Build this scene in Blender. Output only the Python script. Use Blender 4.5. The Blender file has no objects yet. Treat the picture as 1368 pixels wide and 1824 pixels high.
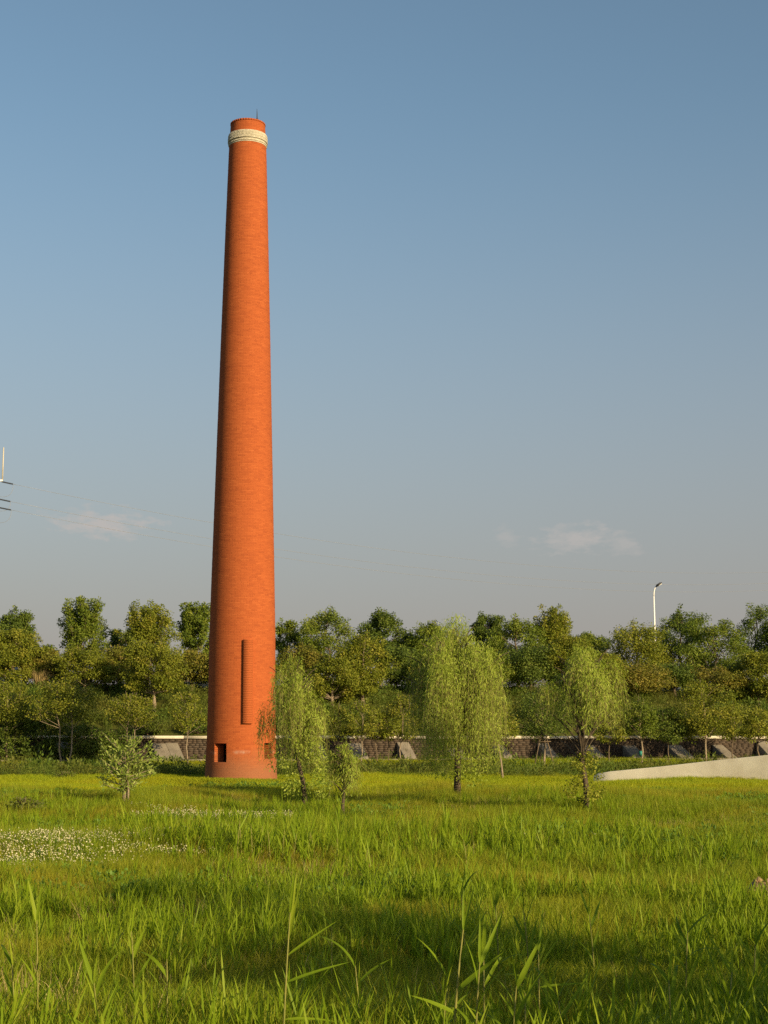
import bpy, math, random
import numpy as np
from mathutils import Vector

# ---------------------------------------------------------------- camera, sky, sun, exposure
scene = bpy.context.scene
COL = scene.collection
R = math.radians
PITCH, FPX, EYE = R(8.4), 2740.0, 1.7           # photo pixels: 1368 x 1824
SUN_EL, SUN_AZ = R(16.0), R(138.0)              # azimuth clockwise from +Y

cam_d = bpy.data.cameras.new('camera')
cam = bpy.data.objects.new('camera', cam_d)
COL.objects.link(cam)
cam.location = (0, 0, EYE)
cam.rotation_euler = (math.pi / 2 + PITCH, 0, 0)
cam_d.sensor_fit = 'VERTICAL'
cam_d.sensor_height = 36.0
cam_d.lens = 36.0 * FPX / 1824.0
cam_d.clip_start = 0.1
cam_d.clip_end = 9000
scene.camera = cam

world = bpy.data.worlds.new('World')
scene.world = world
world.use_nodes = True
nt = world.node_tree
nt.nodes.clear()


def N(tree, t, **kw):
    n = tree.nodes.new(t)
    for k, v in kw.items():
        if k.startswith('i_'):
            n.inputs[int(k[2:])].default_value = v
        else:
            setattr(n, k, v)
    return n


def M(tree, op, a, b=None, c=None, clamp=False):
    n = tree.nodes.new('ShaderNodeMath')
    n.operation = op
    n.use_clamp = clamp
    for i, x in enumerate((a, b, c)):
        if x is None:
            continue
        if isinstance(x, (int, float)):
            n.inputs[i].default_value = x
        else:
            tree.links.new(x, n.inputs[i])
    return n.outputs[0]


def build_world():
    L = nt.links.new
    sky = N(nt, 'ShaderNodeTexSky', sky_type='NISHITA', sun_disc=False)
    sky.sun_elevation = SUN_EL
    sky.sun_rotation = SUN_AZ
    sky.altitude = 30
    sky.air_density = 1.0
    sky.dust_density = 1.6
    sky.ozone_density = 1.6
    tc = N(nt, 'ShaderNodeTexCoord')
    sep = N(nt, 'ShaderNodeSeparateXYZ')
    L(tc.outputs['Generated'], sep.inputs[0])
    el = M(nt, 'MULTIPLY', M(nt, 'ARCSINE', sep.outputs[2]), 57.29578)
    az = M(nt, 'MULTIPLY', M(nt, 'ARCTAN2', sep.outputs[0], sep.outputs[1]), 57.29578)
    # thick evening haze low over the horizon, all the way round
    hz = N(nt, 'ShaderNodeMapRange', interpolation_type='SMOOTHSTEP')
    L(el, hz.inputs[0])
    hz.inputs[1].default_value = -4.0
    hz.inputs[2].default_value = 25.0
    hz.inputs[3].default_value = HAZE_MIX
    hz.inputs[4].default_value = 0.0
    mix = N(nt, 'ShaderNodeMix', data_type='RGBA')
    L(hz.outputs[0], mix.inputs[0])
    tint = N(nt, 'ShaderNodeMix', data_type='RGBA', blend_type='MULTIPLY')
    tint.inputs[0].default_value = 1.0
    L(sky.outputs[0], tint.inputs[6])
    tint.inputs[7].default_value = (1.0, 1.04, 0.96, 1)
    L(tint.outputs[2], mix.inputs[6])
    mix.inputs[7].default_value = HAZE_COL
    cur = mix.outputs[2]
    # small flat fair-weather clouds in the haze
    noi = N(nt, 'ShaderNodeTexNoise')
    noi.inputs['Scale'].default_value = 1.0
    noi.inputs['Detail'].default_value = 5.0
    noi.inputs['Roughness'].default_value = 0.62
    comb = N(nt, 'ShaderNodeCombineXYZ')
    L(M(nt, 'MULTIPLY', az, 1.3), comb.inputs[0])
    L(M(nt, 'MULTIPLY', el, 3.2), comb.inputs[1])
    L(comb.outputs[0], noi.inputs[0])
    nz = M(nt, 'SUBTRACT', noi.outputs[0], 0.5)
    total = None
    for (a0, e0, wa, wh, amp) in ((-10.45, 7.85, 2.5, 0.7, 1.0), (7.2, 7.35, 2.0, 0.7, 0.75),
                                  (9.0, 7.1, 1.0, 0.55, 0.5), (4.6, 7.45, 0.7, 0.55, 0.4), (24, 8.0, 2.2, 0.6, 0.8),
                                  (-31, 7.4, 2.6, 0.6, 0.8), (47, 7.2, 3.0, 0.6, 0.8)):
        dx = M(nt, 'DIVIDE', M(nt, 'SUBTRACT', az, a0), wa)
        dy = M(nt, 'DIVIDE', M(nt, 'SUBTRACT', el, e0), wh)
        r2 = M(nt, 'SQRT', M(nt, 'ADD', M(nt, 'MULTIPLY', dx, dx), M(nt, 'MULTIPLY', dy, dy)))
        body = M(nt, 'ADD', M(nt, 'SUBTRACT', 0.85, r2), M(nt, 'MULTIPLY', nz, 2.6))
        m = M(nt, 'MULTIPLY', M(nt, 'MULTIPLY', body, 1.25, clamp=True), amp)
        total = m if total is None else M(nt, 'MAXIMUM', total, m)
    cl = N(nt, 'ShaderNodeMix', data_type='RGBA')
    L(M(nt, 'MULTIPLY', total, 0.8), cl.inputs[0])
    L(cur, cl.inputs[6])
    cl.inputs[7].default_value = CLOUD_COL
    bg = N(nt, 'ShaderNodeBackground')
    bg.inputs[1].default_value = SKY_STRENGTH
    L(cl.outputs[2], bg.inputs[0])
    out = N(nt, 'ShaderNodeOutputWorld')
    L(bg.outputs[0], out.inputs[0])


SKY_STRENGTH = 0.10
HAZE_MIX = 1.0
HAZE_COL = (2.45, 2.12, 2.08, 1)
CLOUD_COL = (3.75, 3.45, 3.25, 1)
build_world()

sun_d = bpy.data.lights.new('sun', 'SUN')
sun_d.energy = 5.0
sun_d.angle = R(0.5)
sun_d.color = (1.0, 0.79, 0.47)
sun = bpy.data.objects.new('sun', sun_d)
COL.objects.link(sun)
SUNV = Vector((math.sin(SUN_AZ) * math.cos(SUN_EL), math.cos(SUN_AZ) * math.cos(SUN_EL), math.sin(SUN_EL)))
sun.rotation_euler = SUNV.to_track_quat('Z', 'Y').to_euler()
sun.location = (30, -40, 30)

vs = scene.view_settings
vs.view_transform = 'Standard'
vs.look = 'None'
vs.exposure = 0.45
vs.gamma = 1.0
vs.use_curve_mapping = False
scene.cycles.max_bounces = 6
scene.cycles.transparent_max_bounces = 4
scene.cycles.use_denoising = False

# ---------------------------------------------------------------- picture geometry helpers
CP, SP = math.cos(PITCH), math.sin(PITCH)


def ray(u, v):
    a, b = (u - 684.0) / FPX, (912.0 - v) / FPX
    return Vector((a, CP - b * SP, SP + b * CP))


def gnd(u, v, z=0.0):
    d = ray(u, v)
    t = (z - EYE) / d.z
    return d.x * t, d.y * t


def zat(v, Y, u=684):
    d = ray(u, v)
    return EYE + d.z / d.y * Y


def xat(u, Y, v=1300):
    d = ray(u, v)
    return d.x / d.y * Y


# ---------------------------------------------------------------- mesh helpers
def mesh_from(name, verts, faces, attrs=None, smooth=False):
    """faces: list of int arrays (n,k); attrs: {name: per-vertex float array}"""
    verts = np.asarray(verts, dtype=np.float32)
    me = bpy.data.meshes.new(name)
    me.vertices.add(len(verts))
    me.vertices.foreach_set('co', verts.ravel())
    faces = [np.asarray(f, dtype=np.int32) for f in faces if len(f)]
    loops = np.concatenate([f.ravel() for f in faces])
    sizes = np.concatenate([np.full(len(f), f.shape[1], dtype=np.int32) for f in faces])
    starts = np.concatenate([[0], np.cumsum(sizes)[:-1]]).astype(np.int32)
    me.loops.add(len(loops))
    me.loops.foreach_set('vertex_index', loops)
    me.polygons.add(len(sizes))
    me.polygons.foreach_set('loop_start', starts)
    if smooth:
        me.polygons.foreach_set('use_smooth', np.ones(len(sizes), dtype=bool))
    for k, a in (attrs or {}).items():
        at = me.attributes.new(k, 'FLOAT', 'POINT')
        at.data.foreach_set('value', np.asarray(a, dtype=np.float32))
    me.update(calc_edges=True)
    return me


class MB:
    def __init__(s):
        s.v, s.f, s.n, s.a = [], {}, 0, []

    def add(s, verts, faces, var=0.5):
        verts = np.asarray(verts, dtype=float).reshape(-1, 3)
        for f in faces:
            f = np.asarray(f, dtype=int)
            if f.ndim == 1:
                f = f[None]
            s.f.setdefault(f.shape[1], []).append(f + s.n)
        s.v.append(verts)
        s.a.append(np.full(len(verts), var) if np.isscalar(var) else np.asarray(var))
        s.n += len(verts)

    def box(s, c, d, ax=None, var=0.5):
        ax = np.eye(3) if ax is None else np.asarray(ax, dtype=float)
        h = np.array([[x, y, z] for x in (-.5, .5) for y in (-.5, .5) for z in (-.5, .5)]) * np.asarray(d)
        s.add(np.asarray(c) + h @ ax, [[[0, 1, 3, 2], [4, 6, 7, 5], [0, 4, 5, 1], [2, 3, 7, 6], [0, 2, 6, 4], [1, 5, 7, 3]]], var)

    def tube(s, pts, rad, n=6, var=0.5, cap=True):
        pts = np.asarray(pts, dtype=float)
        m = len(pts)
        rad = np.full(m, rad) if np.isscalar(rad) else np.asarray(rad, dtype=float)
        t = np.gradient(pts, axis=0)
        t /= np.linalg.norm(t, axis=1)[:, None] + 1e-9
        ref = np.array([1.0, 0, 0]) if abs(t[0][0]) < 0.8 else np.array([0, 1.0, 0])
        a = np.cross(t, ref)
        a /= np.linalg.norm(a, axis=1)[:, None] + 1e-9
        b = np.cross(t, a)
        th = np.arange(n) * 2 * math.pi / n
        ring = pts[:, None, :] + rad[:, None, None] * (a[:, None, :] * np.cos(th)[None, :, None] + b[:, None, :] * np.sin(th)[None, :, None])
        i, j = np.meshgrid(np.arange(m - 1), np.arange(n), indexing='ij')
        j2 = (j + 1) % n
        q = np.stack([i * n + j, i * n + j2, (i + 1) * n + j2, (i + 1) * n + j], -1).reshape(-1, 4)
        fs = [q]
        if cap and n > 2:
            fs.append(np.arange(n)[::-1][None])
            fs.append((np.arange(n) + (m - 1) * n)[None])
        s.add(ring.reshape(-1, 3), fs, var)

    def mesh(s, name, smooth=False):
        return mesh_from(name, np.concatenate(s.v), [np.concatenate(f) for f in s.f.values()],
                         {'var': np.concatenate(s.a)}, smooth)


def link(name, me, mat=None, parent=None, loc=None):
    o = bpy.data.objects.new(name, me)
    COL.objects.link(o)
    if mat is not None and me is not None and not me.materials:
        me.materials.append(mat)
    if parent is not None:
        o.parent = parent
    if loc is not None:
        o.location = loc
    return o


def thing(name, label, cat, loc=(0, 0, 0), group=None):
    o = link(name, None, loc=loc)
    o.empty_display_size = 0.3
    o['label'] = label
    o['category'] = cat
    if group:
        o['group'] = group
    return o


def tag(o, label, cat, group=None):
    o['label'] = label
    o['category'] = cat
    if group:
        o['group'] = group
    return o


# ---------------------------------------------------------------- value noise for layouts
_nrng = np.random.default_rng(77)
_NG = _nrng.random((256, 256))


def vnoise(x, y, s):
    x = np.asarray(x, dtype=float) / s + 1000.37
    y = np.asarray(y, dtype=float) / s + 1000.71
    xi, yi = np.floor(x).astype(int), np.floor(y).astype(int)
    fx, fy = x - xi, y - yi
    fx, fy = fx * fx * (3 - 2 * fx), fy * fy * (3 - 2 * fy)
    g = lambda i, j: _NG[(xi + i) % 256, (yi + j) % 256]
    return (g(0, 0) * (1 - fx) + g(1, 0) * fx) * (1 - fy) + (g(0, 1) * (1 - fx) + g(1, 1) * fx) * fy


def sstep(a, b, x):
    t = np.clip((x - a) / (b - a), 0, 1)
    return t * t * (3 - 2 * t)


# ---------------------------------------------------------------- materials
def mat_base(name):
    m = bpy.data.materials.new(name)
    m.use_nodes = True
    t = m.node_tree
    t.nodes.clear()
    out = t.nodes.new('ShaderNodeOutputMaterial')
    return m, t, out


def ramp(t, fac, stops):
    r = t.nodes.new('ShaderNodeValToRGB')
    while len(r.color_ramp.elements) < len(stops):
        r.color_ramp.elements.new(0.5)
    for e, (p, c) in zip(r.color_ramp.elements, stops):
        e.position = p
        e.color = (*c, 1)
    t.links.new(fac, r.inputs[0])
    return r.outputs[0]


def noise(t, scale, detail=4, rough=0.55, vec=None):
    n = t.nodes.new('ShaderNodeTexNoise')
    n.inputs['Scale'].default_value = scale
    n.inputs['Detail'].default_value = detail
    n.inputs['Roughness'].default_value = rough
    if vec is not None:
        t.links.new(vec, n.inputs['Vector'])
    return n.outputs[0]


def mixc(t, fac, a, b, blend='MIX'):
    n = t.nodes.new('ShaderNodeMix')
    n.data_type = 'RGBA'
    n.blend_type = blend
    for s, x in ((0, fac), (6, a), (7, b)):
        if isinstance(x, (int, float)):
            n.inputs[s].default_value = x
        elif isinstance(x, tuple):
            n.inputs[s].default_value = (*x, 1) if len(x) == 3 else x
        else:
            t.links.new(x, n.inputs[s])
    return n.outputs[2]


def leaf_mat(name, stops, trans=0.45, patch=None, patch_scale=0.25, use_obj=False, rough=0.5, gain=1.65):
    """stops: colour ramp over per-leaf variation; patch: colour mixed in by a world-space noise"""
    m, t, out = mat_base(name)
    at = t.nodes.new('ShaderNodeAttribute')
    at.attribute_name = 'var'
    fac = at.outputs['Fac']
    if use_obj:
        oi = t.nodes.new('ShaderNodeObjectInfo')
        fac = M(t, 'ADD', M(t, 'MULTIPLY', fac, 0.5), M(t, 'MULTIPLY', oi.outputs['Random'], 0.5))
    stops = [(p, tuple(min(0.6, x * gain * g_) for x, g_ in zip(c, (1.0, 1.06, 1.0)))) for p, c in stops]
    col = ramp(t, fac, stops)
    if patch is not None:
        patch = tuple(x * gain for x in patch)
        g = t.nodes.new('ShaderNodeNewGeometry')
        n = noise(t, patch_scale, 3, 0.6, g.outputs['Position'])
        f = t.nodes.new('ShaderNodeMapRange')
        t.links.new(n, f.inputs[0])
        f.inputs[1].default_value = 0.42
        f.inputs[2].default_value = 0.66
        f.inputs[4].default_value = 0.8
        col = mixc(t, f.outputs[0], col, patch)
    d = t.nodes.new('ShaderNodeBsdfPrincipled')
    d.inputs['Roughness'].default_value = rough
    d.inputs['Specular IOR Level'].default_value = 0.14
    t.links.new(col, d.inputs['Base Color'])
    tr = t.nodes.new('ShaderNodeBsdfTranslucent')
    t.links.new(mixc(t, 1.0, col, (1.15, 1.1, 0.6), 'MULTIPLY'), tr.inputs[0])
    mx = t.nodes.new('ShaderNodeMixShader')
    mx.inputs[0].default_value = trans
    t.links.new(d.outputs[0], mx.inputs[1])
    t.links.new(tr.outputs[0], mx.inputs[2])
    t.links.new(mx.outputs[0], out.inputs[0])
    return m


def solid_mat(name, c1, c2, scale=3.0, rough=0.85, bump=0.0, bscale=30.0, metal=0.0, var_mix=None):
    m, t, out = mat_base(name)
    tc = t.nodes.new('ShaderNodeTexCoord')
    n = noise(t, scale, 6, 0.62, tc.outputs['Object'])
    col = ramp(t, n, ((0.32, c1), (0.68, c2)))
    if var_mix is not None:
        at = t.nodes.new('ShaderNodeAttribute')
        at.attribute_name = 'var'
        col = mixc(t, M(t, 'MULTIPLY', at.outputs['Fac'], 0.6), col, var_mix)
    d = t.nodes.new('ShaderNodeBsdfPrincipled')
    d.inputs['Roughness'].default_value = rough
    d.inputs['Metallic'].default_value = metal
    d.inputs['Specular IOR Level'].default_value = 0.3
    t.links.new(col, d.inputs['Base Color'])
    if bump:
        b = t.nodes.new('ShaderNodeBump')
        b.inputs['Strength'].default_value = bump
        b.inputs['Distance'].default_value = 0.03
        t.links.new(noise(t, bscale, 5, 0.6, tc.outputs['Object']), b.inputs['Height'])
        t.links.new(b.outputs[0], d.inputs['Normal'])
    t.links.new(d.outputs[0], out.inputs[0])
    return m


MT = {}
MT['bark_pale'] = solid_mat('pale bark', (0.17, 0.13, 0.088), (0.30, 0.235, 0.16), 6, 0.9, 0.6, 25)
MT['twig'] = solid_mat('yellow willow twigs', (0.20, 0.19, 0.05), (0.28, 0.25, 0.08), 3, 0.7)
MT['bark_dark'] = solid_mat('dark bark', (0.05, 0.038, 0.025), (0.11, 0.08, 0.05), 8, 0.9, 0.6, 30)
MT['bark_mid'] = solid_mat('brown bark', (0.10, 0.075, 0.05), (0.19, 0.14, 0.09), 8, 0.9, 0.6, 30)
MT['dark'] = leaf_mat('dark green leaves', ((0.0, (0.038, 0.056, 0.010)), (0.6, (0.068, 0.092, 0.015)), (1.0, (0.12, 0.135, 0.025))), 0.30)
MT['fresh'] = leaf_mat('fresh green leaves', ((0.0, (0.055, 0.078, 0.010)), (0.6, (0.096, 0.118, 0.015)), (1.0, (0.15, 0.155, 0.025))), 0.32)
MT['olive'] = leaf_mat('olive leaves', ((0.0, (0.066, 0.080, 0.009)), (0.6, (0.118, 0.124, 0.014)), (1.0, (0.18, 0.158, 0.024))), 0.34, gain=1.75)
MT['bronze'] = leaf_mat('bronze young leaves', ((0.0, (0.068, 0.072, 0.011)), (0.5, (0.118, 0.108, 0.016)), (1.0, (0.19, 0.142, 0.032))), 0.30)
MT['yellow'] = leaf_mat('yellow green leaves', ((0.0, (0.11, 0.125, 0.014)), (0.6, (0.16, 0.16, 0.02)), (1.0, (0.22, 0.19, 0.03))), 0.35)
MT['willow'] = leaf_mat('willow leaves', ((0.0, (0.100, 0.125, 0.014)), (0.6, (0.152, 0.180, 0.026)), (1.0, (0.24, 0.25, 0.055))), 0.45, gain=2.1)
MT['sapling'] = leaf_mat('pale sapling leaves', ((0.0, (0.09, 0.125, 0.018)), (0.6, (0.145, 0.175, 0.035)), (1.0, (0.24, 0.25, 0.08))), 0.34)
MT['grass'] = leaf_mat('meadow grass', ((0.0, (0.062, 0.090, 0.006)), (0.45, (0.112, 0.138, 0.008)), (0.85, (0.165, 0.170, 0.010)), (1.0, (0.24, 0.20, 0.05))),
                       0.40, (0.168, 0.142, 0.012), 0.30, True, gain=1.85)
MT['far_grass'] = leaf_mat('distant meadow grass', ((0.0, (0.092, 0.122, 0.006)), (0.5, (0.152, 0.176, 0.008)), (1.0, (0.215, 0.215, 0.012))),
                           0.40, (0.195, 0.188, 0.008), 0.16, True, gain=1.9)
MT['reed'] = leaf_mat('reed leaves', ((0.0, (0.075, 0.115, 0.006)), (0.6, (0.130, 0.170, 0.009)), (1.0, (0.20, 0.21, 0.02))), 0.45, use_obj=True, gain=1.75)
MT['reed_stem'] = solid_mat('reed stem', (0.15, 0.17, 0.03), (0.24, 0.21, 0.05), 5, 0.6)
MT['dry'] = leaf_mat('dry grass', ((0.0, (0.16, 0.11, 0.05)), (1.0, (0.34, 0.25, 0.12))), 0.25, use_obj=True)
MT['clover'] = leaf_mat('clover leaves', ((0.0, (0.045, 0.085, 0.012)), (1.0, (0.10, 0.15, 0.02))), 0.3, use_obj=True)
MT['weed'] = leaf_mat('weed leaves', ((0.0, (0.045, 0.075, 0.012)), (0.6, (0.080, 0.110, 0.016)), (1.0, (0.14, 0.14, 0.03))), 0.3, (0.10, 0.090, 0.018), 0.3, True, gain=1.4)
MT['petal'] = solid_mat('white clover petals', (0.44, 0.40, 0.24), (0.64, 0.59, 0.38), 40, 0.8)
MT['concrete'] = solid_mat('weathered concrete', (0.145, 0.122, 0.092), (0.26, 0.225, 0.172), 1.6, 0.92, 0.5, 22)
MT['coping'] = solid_mat('pale concrete coping', (0.42, 0.37, 0.28), (0.60, 0.54, 0.42), 1.2, 0.9, 0.3, 18)
MT['rubble'] = solid_mat('brown masonry', (0.045, 0.032, 0.021), (0.095, 0.066, 0.045), 1.5, 0.95, 0.8, 9, var_mix=(0.08, 0.062, 0.046))
MT['whitewall'] = solid_mat('cream render', (0.58, 0.52, 0.39), (0.77, 0.71, 0.56), 0.8, 0.85, 0.25, 35)
MT['whitepaint'] = solid_mat('white paint', (0.68, 0.66, 0.62), (0.80, 0.79, 0.76), 2.0, 0.5)
MT['lamp_white'] = solid_mat('white lamp enamel', (0.70, 0.69, 0.66), (0.80, 0.79, 0.77), 2.0, 0.4)
MT['darkmetal'] = solid_mat('dark metal', (0.03, 0.03, 0.033), (0.06, 0.06, 0.065), 4, 0.5, metal=0.3)
MT['wire'] = solid_mat('aluminium wire', (0.25, 0.25, 0.26), (0.32, 0.32, 0.33), 4, 0.5, metal=0.3)
MT['green_band'] = solid_mat('green tree tag', (0.02, 0.16, 0.13), (0.03, 0.22, 0.18), 4, 0.6)
MT['soil'] = solid_mat('dry soil', (0.20, 0.115, 0.055), (0.34, 0.215, 0.11), 4, 0.95, 0.8, 20, var_mix=(0.36, 0.24, 0.13))
MT['asphalt'] = solid_mat('asphalt', (0.045, 0.045, 0.045), (0.065, 0.064, 0.062), 8, 0.9, 0.3, 60)
MT['soot'] = solid_mat('sooty flue', (0.015, 0.012, 0.010), (0.035, 0.026, 0.02), 2, 0.95)


def ground_mat():
    m, t, out = mat_base('meadow ground')
    g = t.nodes.new('ShaderNodeNewGeometry')
    n1 = noise(t, 0.22, 3, 0.6, g.outputs['Position'])
    n2 = noise(t, 3.0, 6, 0.7, g.outputs['Position'])
    c = ramp(t, n2, ((0.3, (0.040, 0.050, 0.010)), (0.55, (0.075, 0.085, 0.014)), (0.75, (0.115, 0.095, 0.030))))
    c = mixc(t, M(t, 'MULTIPLY', n1, 0.6), c, (0.105, 0.105, 0.016))
    d = t.nodes.new('ShaderNodeBsdfPrincipled')
    d.inputs['Roughness'].default_value = 0.95
    d.inputs['Specular IOR Level'].default_value = 0.1
    t.links.new(c, d.inputs['Base Color'])
    b = t.nodes.new('ShaderNodeBump')
    b.inputs['Strength'].default_value = 0.8
    b.inputs['Distance'].default_value = 0.06
    t.links.new(noise(t, 9, 6, 0.7, g.outputs['Position']), b.inputs['Height'])
    t.links.new(b.outputs[0], d.inputs['Normal'])
    t.links.new(d.outputs[0], out.inputs[0])
    return m


MT['ground'] = ground_mat()


def brick_mat(name, stops, weather, wz0, wz1, wamt):
    """per-brick colour; weathered, dull and dusty towards the foot where rain splashes"""
    m, t, out = mat_base(name)
    at = t.nodes.new('ShaderNodeAttribute')
    at.attribute_name = 'var'
    tc = t.nodes.new('ShaderNodeTexCoord')
    sp = t.nodes.new('ShaderNodeSeparateXYZ')
    t.links.new(tc.outputs['Object'], sp.inputs[0])
    c = ramp(t, at.outputs['Fac'], stops)
    n = noise(t, 0.55, 5, 0.65, tc.outputs['Object'])
    c = mixc(t, M(t, 'MULTIPLY', n, 0.28), c, tuple(0.8 * x for x in stops[0][1]))
    n2 = noise(t, 1.3, 6, 0.7, tc.outputs['Object'])
    zz = M(t, 'ADD', sp.outputs[2], M(t, 'MULTIPLY', M(t, 'SUBTRACT', n2, 0.5), 1.1))
    w = t.nodes.new('ShaderNodeMapRange')
    t.links.new(zz, w.inputs[0])
    w.inputs[1].default_value = wz1
    w.inputs[2].default_value = wz0
    w.inputs[4].default_value = wamt
    c = mixc(t, w.outputs[0], c, weather)
    # lime bloom streak just above the plinth
    d1 = M(t, 'ABSOLUTE', M(t, 'SUBTRACT', sp.outputs[2], 1.16))
    st = M(t, 'MULTIPLY', M(t, 'SUBTRACT', 1.0, M(t, 'MULTIPLY', d1, 9.0), clamp=True),
           M(t, 'MULTIPLY', M(t, 'SUBTRACT', n2, 0.52, clamp=True), 6.0, clamp=True))
    c = mixc(t, M(t, 'MULTIPLY', st, 0.6), c, (0.42, 0.36, 0.30))
    d = t.nodes.new('ShaderNodeBsdfPrincipled')
    d.inputs['Roughness'].default_value = 0.9
    d.inputs['Specular IOR Level'].default_value = 0.2
    t.links.new(c, d.inputs['Base Color'])
    b = t.nodes.new('ShaderNodeBump')
    b.inputs['Strength'].default_value = 0.4
    b.inputs['Distance'].default_value = 0.01
    t.links.new(noise(t, 30, 4, 0.6, tc.outputs['Object']), b.inputs['Height'])
    t.links.new(b.outputs[0], d.inputs['Normal'])
    t.links.new(d.outputs[0], out.inputs[0])
    return m


MT['brick'] = brick_mat('red brick', ((0.0, (0.30, 0.069, 0.020)), (0.3, (0.345, 0.082, 0.0225)), (0.7, (0.370, 0.090, 0.0245)), (1.0, (0.405, 0.104, 0.029))),
                        (0.25, 0.105, 0.050), 0.40, 1.35, 0.8)
MT['mortar'] = brick_mat('red mortar', ((0.0, (0.33, 0.078, 0.0225)), (1.0, (0.35, 0.086, 0.025))), (0.22, 0.105, 0.058), 0.40, 1.35, 0.8)
MT['cream_brick'] = solid_mat('cream painted brick', (0.50, 0.46, 0.36), (0.64, 0.59, 0.47), 5, 0.8, 0.4, 40, var_mix=(0.42, 0.37, 0.27))

# ---------------------------------------------------------------- terrain
WX0, WS = 82.0, 0.20                            # embankment wall: Y = WX0 + WS * x
WLEN = math.sqrt(1 + WS * WS)
WDIR = np.array([1, WS, 0]) / WLEN              # along the wall
WNOR = np.array([-WS, 1, 0]) / WLEN             # into the embankment
WORG = np.array([0, WX0, 0])


def wd(x, y):
    return (np.asarray(y) - WX0 - WS * np.asarray(x)) / WLEN


def hgt(x, y):
    x = np.asarray(x, dtype=float)
    y = np.asarray(y, dtype=float)
    near = 1 - sstep(60, 78, y)
    h = ((vnoise(x, y * 0.6, 5.5) - 0.5) * 0.46 + (vnoise(x + 40, y + 9, 2.1) - 0.5) * 0.14) * near * sstep(3, 10, y)
    # the low clover bank
    cx, cy = gnd(120, 1520)
    h = h + 0.20 * np.exp(-(((x - cx) / 2.6) ** 2 + ((y - cy) / 1.5) ** 2))
    h = h + 0.55 * sstep(-5.5, -3.2, wd(x, y)) * (1 - sstep(30, 60, wd(x, y)))
    return h * (1 - sstep(150, 260, np.abs(x)))


def grid_axis(fine_lo, fine_hi, step, far):
    a = list(np.arange(fine_lo, fine_hi + 1e-6, step))
    lo, hi, s = fine_lo, fine_hi, step
    pre, post = [], []
    while lo > -far:
        s *= 1.6
        lo -= s
        hi += s
        pre.append(lo)
        post.append(hi)
    return np.array(pre[::-1] + a + post)


gx = grid_axis(-34, 34, 0.5, 4000)
gy = grid_axis(-4, 104, 0.5, 4000)
X, Y = np.meshgrid(gx, gy, indexing='ij')
Z = hgt(X, Y)
nx, ny = len(gx), len(gy)
i, j = np.meshgrid(np.arange(nx - 1), np.arange(ny - 1), indexing='ij')
q = np.stack([i * ny + j, (i + 1) * ny + j, (i + 1) * ny + j + 1, i * ny + j + 1], -1).reshape(-1, 4)
o = link('ground', mesh_from('ground', np.stack([X, Y, Z], -1).reshape(-1, 3), [q], smooth=True), MT['ground'])
o['kind'] = 'structure'

# embankment: profile across the wall line, extruded along it
PROF_D = np.array([0.35, 1.0, 2.0, 3.5, 5.0, 6.5, 8.0, 9.5, 10.6, 11.4, 25.0, 26.0, 29, 33, 37, 42])
PROF_Z = np.array([1.70, 1.86, 2.15, 2.65, 3.15, 3.65, 4.1, 4.5, 4.68, 4.72, 4.72, 4.65, 3.7, 2.3, 1.0, -0.1])


def bank(d):
    return np.interp(d, PROF_D, PROF_Z)


def on_bank(s, d):
    return WORG[:2] + WDIR[:2] * s + WNOR[:2] * d


ss = np.arange(-90, 130.1, 1.5)
dd = np.concatenate([np.arange(0.35, 11.4, 0.55), PROF_D[9:]])
S, D = np.meshgrid(ss, dd, indexing='ij')
px = WDIR[0] * S + WNOR[0] * D
py = WX0 + WDIR[1] * S + WNOR[1] * D
pz = bank(D) + (vnoise(S, D * 1.5, 3.0) - 0.5) * 0.4 * sstep(0.4, 2.0, D) * (1 - sstep(9.5, 11.3, D))
ns, nd = len(ss), len(dd)
i, j = np.meshgrid(np.arange(ns - 1), np.arange(nd - 1), indexing='ij')
q = np.stack([i * nd + j, (i + 1) * nd + j, (i + 1) * nd + j + 1, i * nd + j + 1], -1).reshape(-1, 4)
o = link('embankment', mesh_from('embankment', np.stack([px, py, pz], -1).reshape(-1, 3), [q], smooth=True), MT['ground'])
o['kind'] = 'structure'

WAX = np.array([WDIR, WNOR, [0, 0, 1]])          # box axes aligned to the wall


def wpt(s, d, z):
    return WORG + WDIR * s + WNOR * d + np.array([0, 0, z])


mb = MB()
mb.box(wpt(20, 18.2, 4.735), (220, 12.6, 0.05), WAX)
o = link('road', mb.mesh('road'), MT['asphalt'])
o['kind'] = 'structure'
mb = MB()
for k in range(110):
    mb.box(wpt(-89 + k * 2, 11.75, 4.78), (1.985, 0.3, 0.22), WAX)
o = link('road_kerb', mb.mesh('road_kerb'), MT['coping'])
o['kind'] = 'structure'

# apron of concrete in front of the retaining wall
mb = MB()
rng = np.random.default_rng(5)
for k in range(44):
    mb.box(wpt(-40 + k * 2.0, -1.35, 0.58 + rng.uniform(-0.02, 0.02)), (1.97, 2.3, 0.22), WAX, rng.random())
o = link('concrete_apron', mb.mesh('concrete_apron'), MT['concrete'])
o['kind'] = 'structure'


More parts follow.
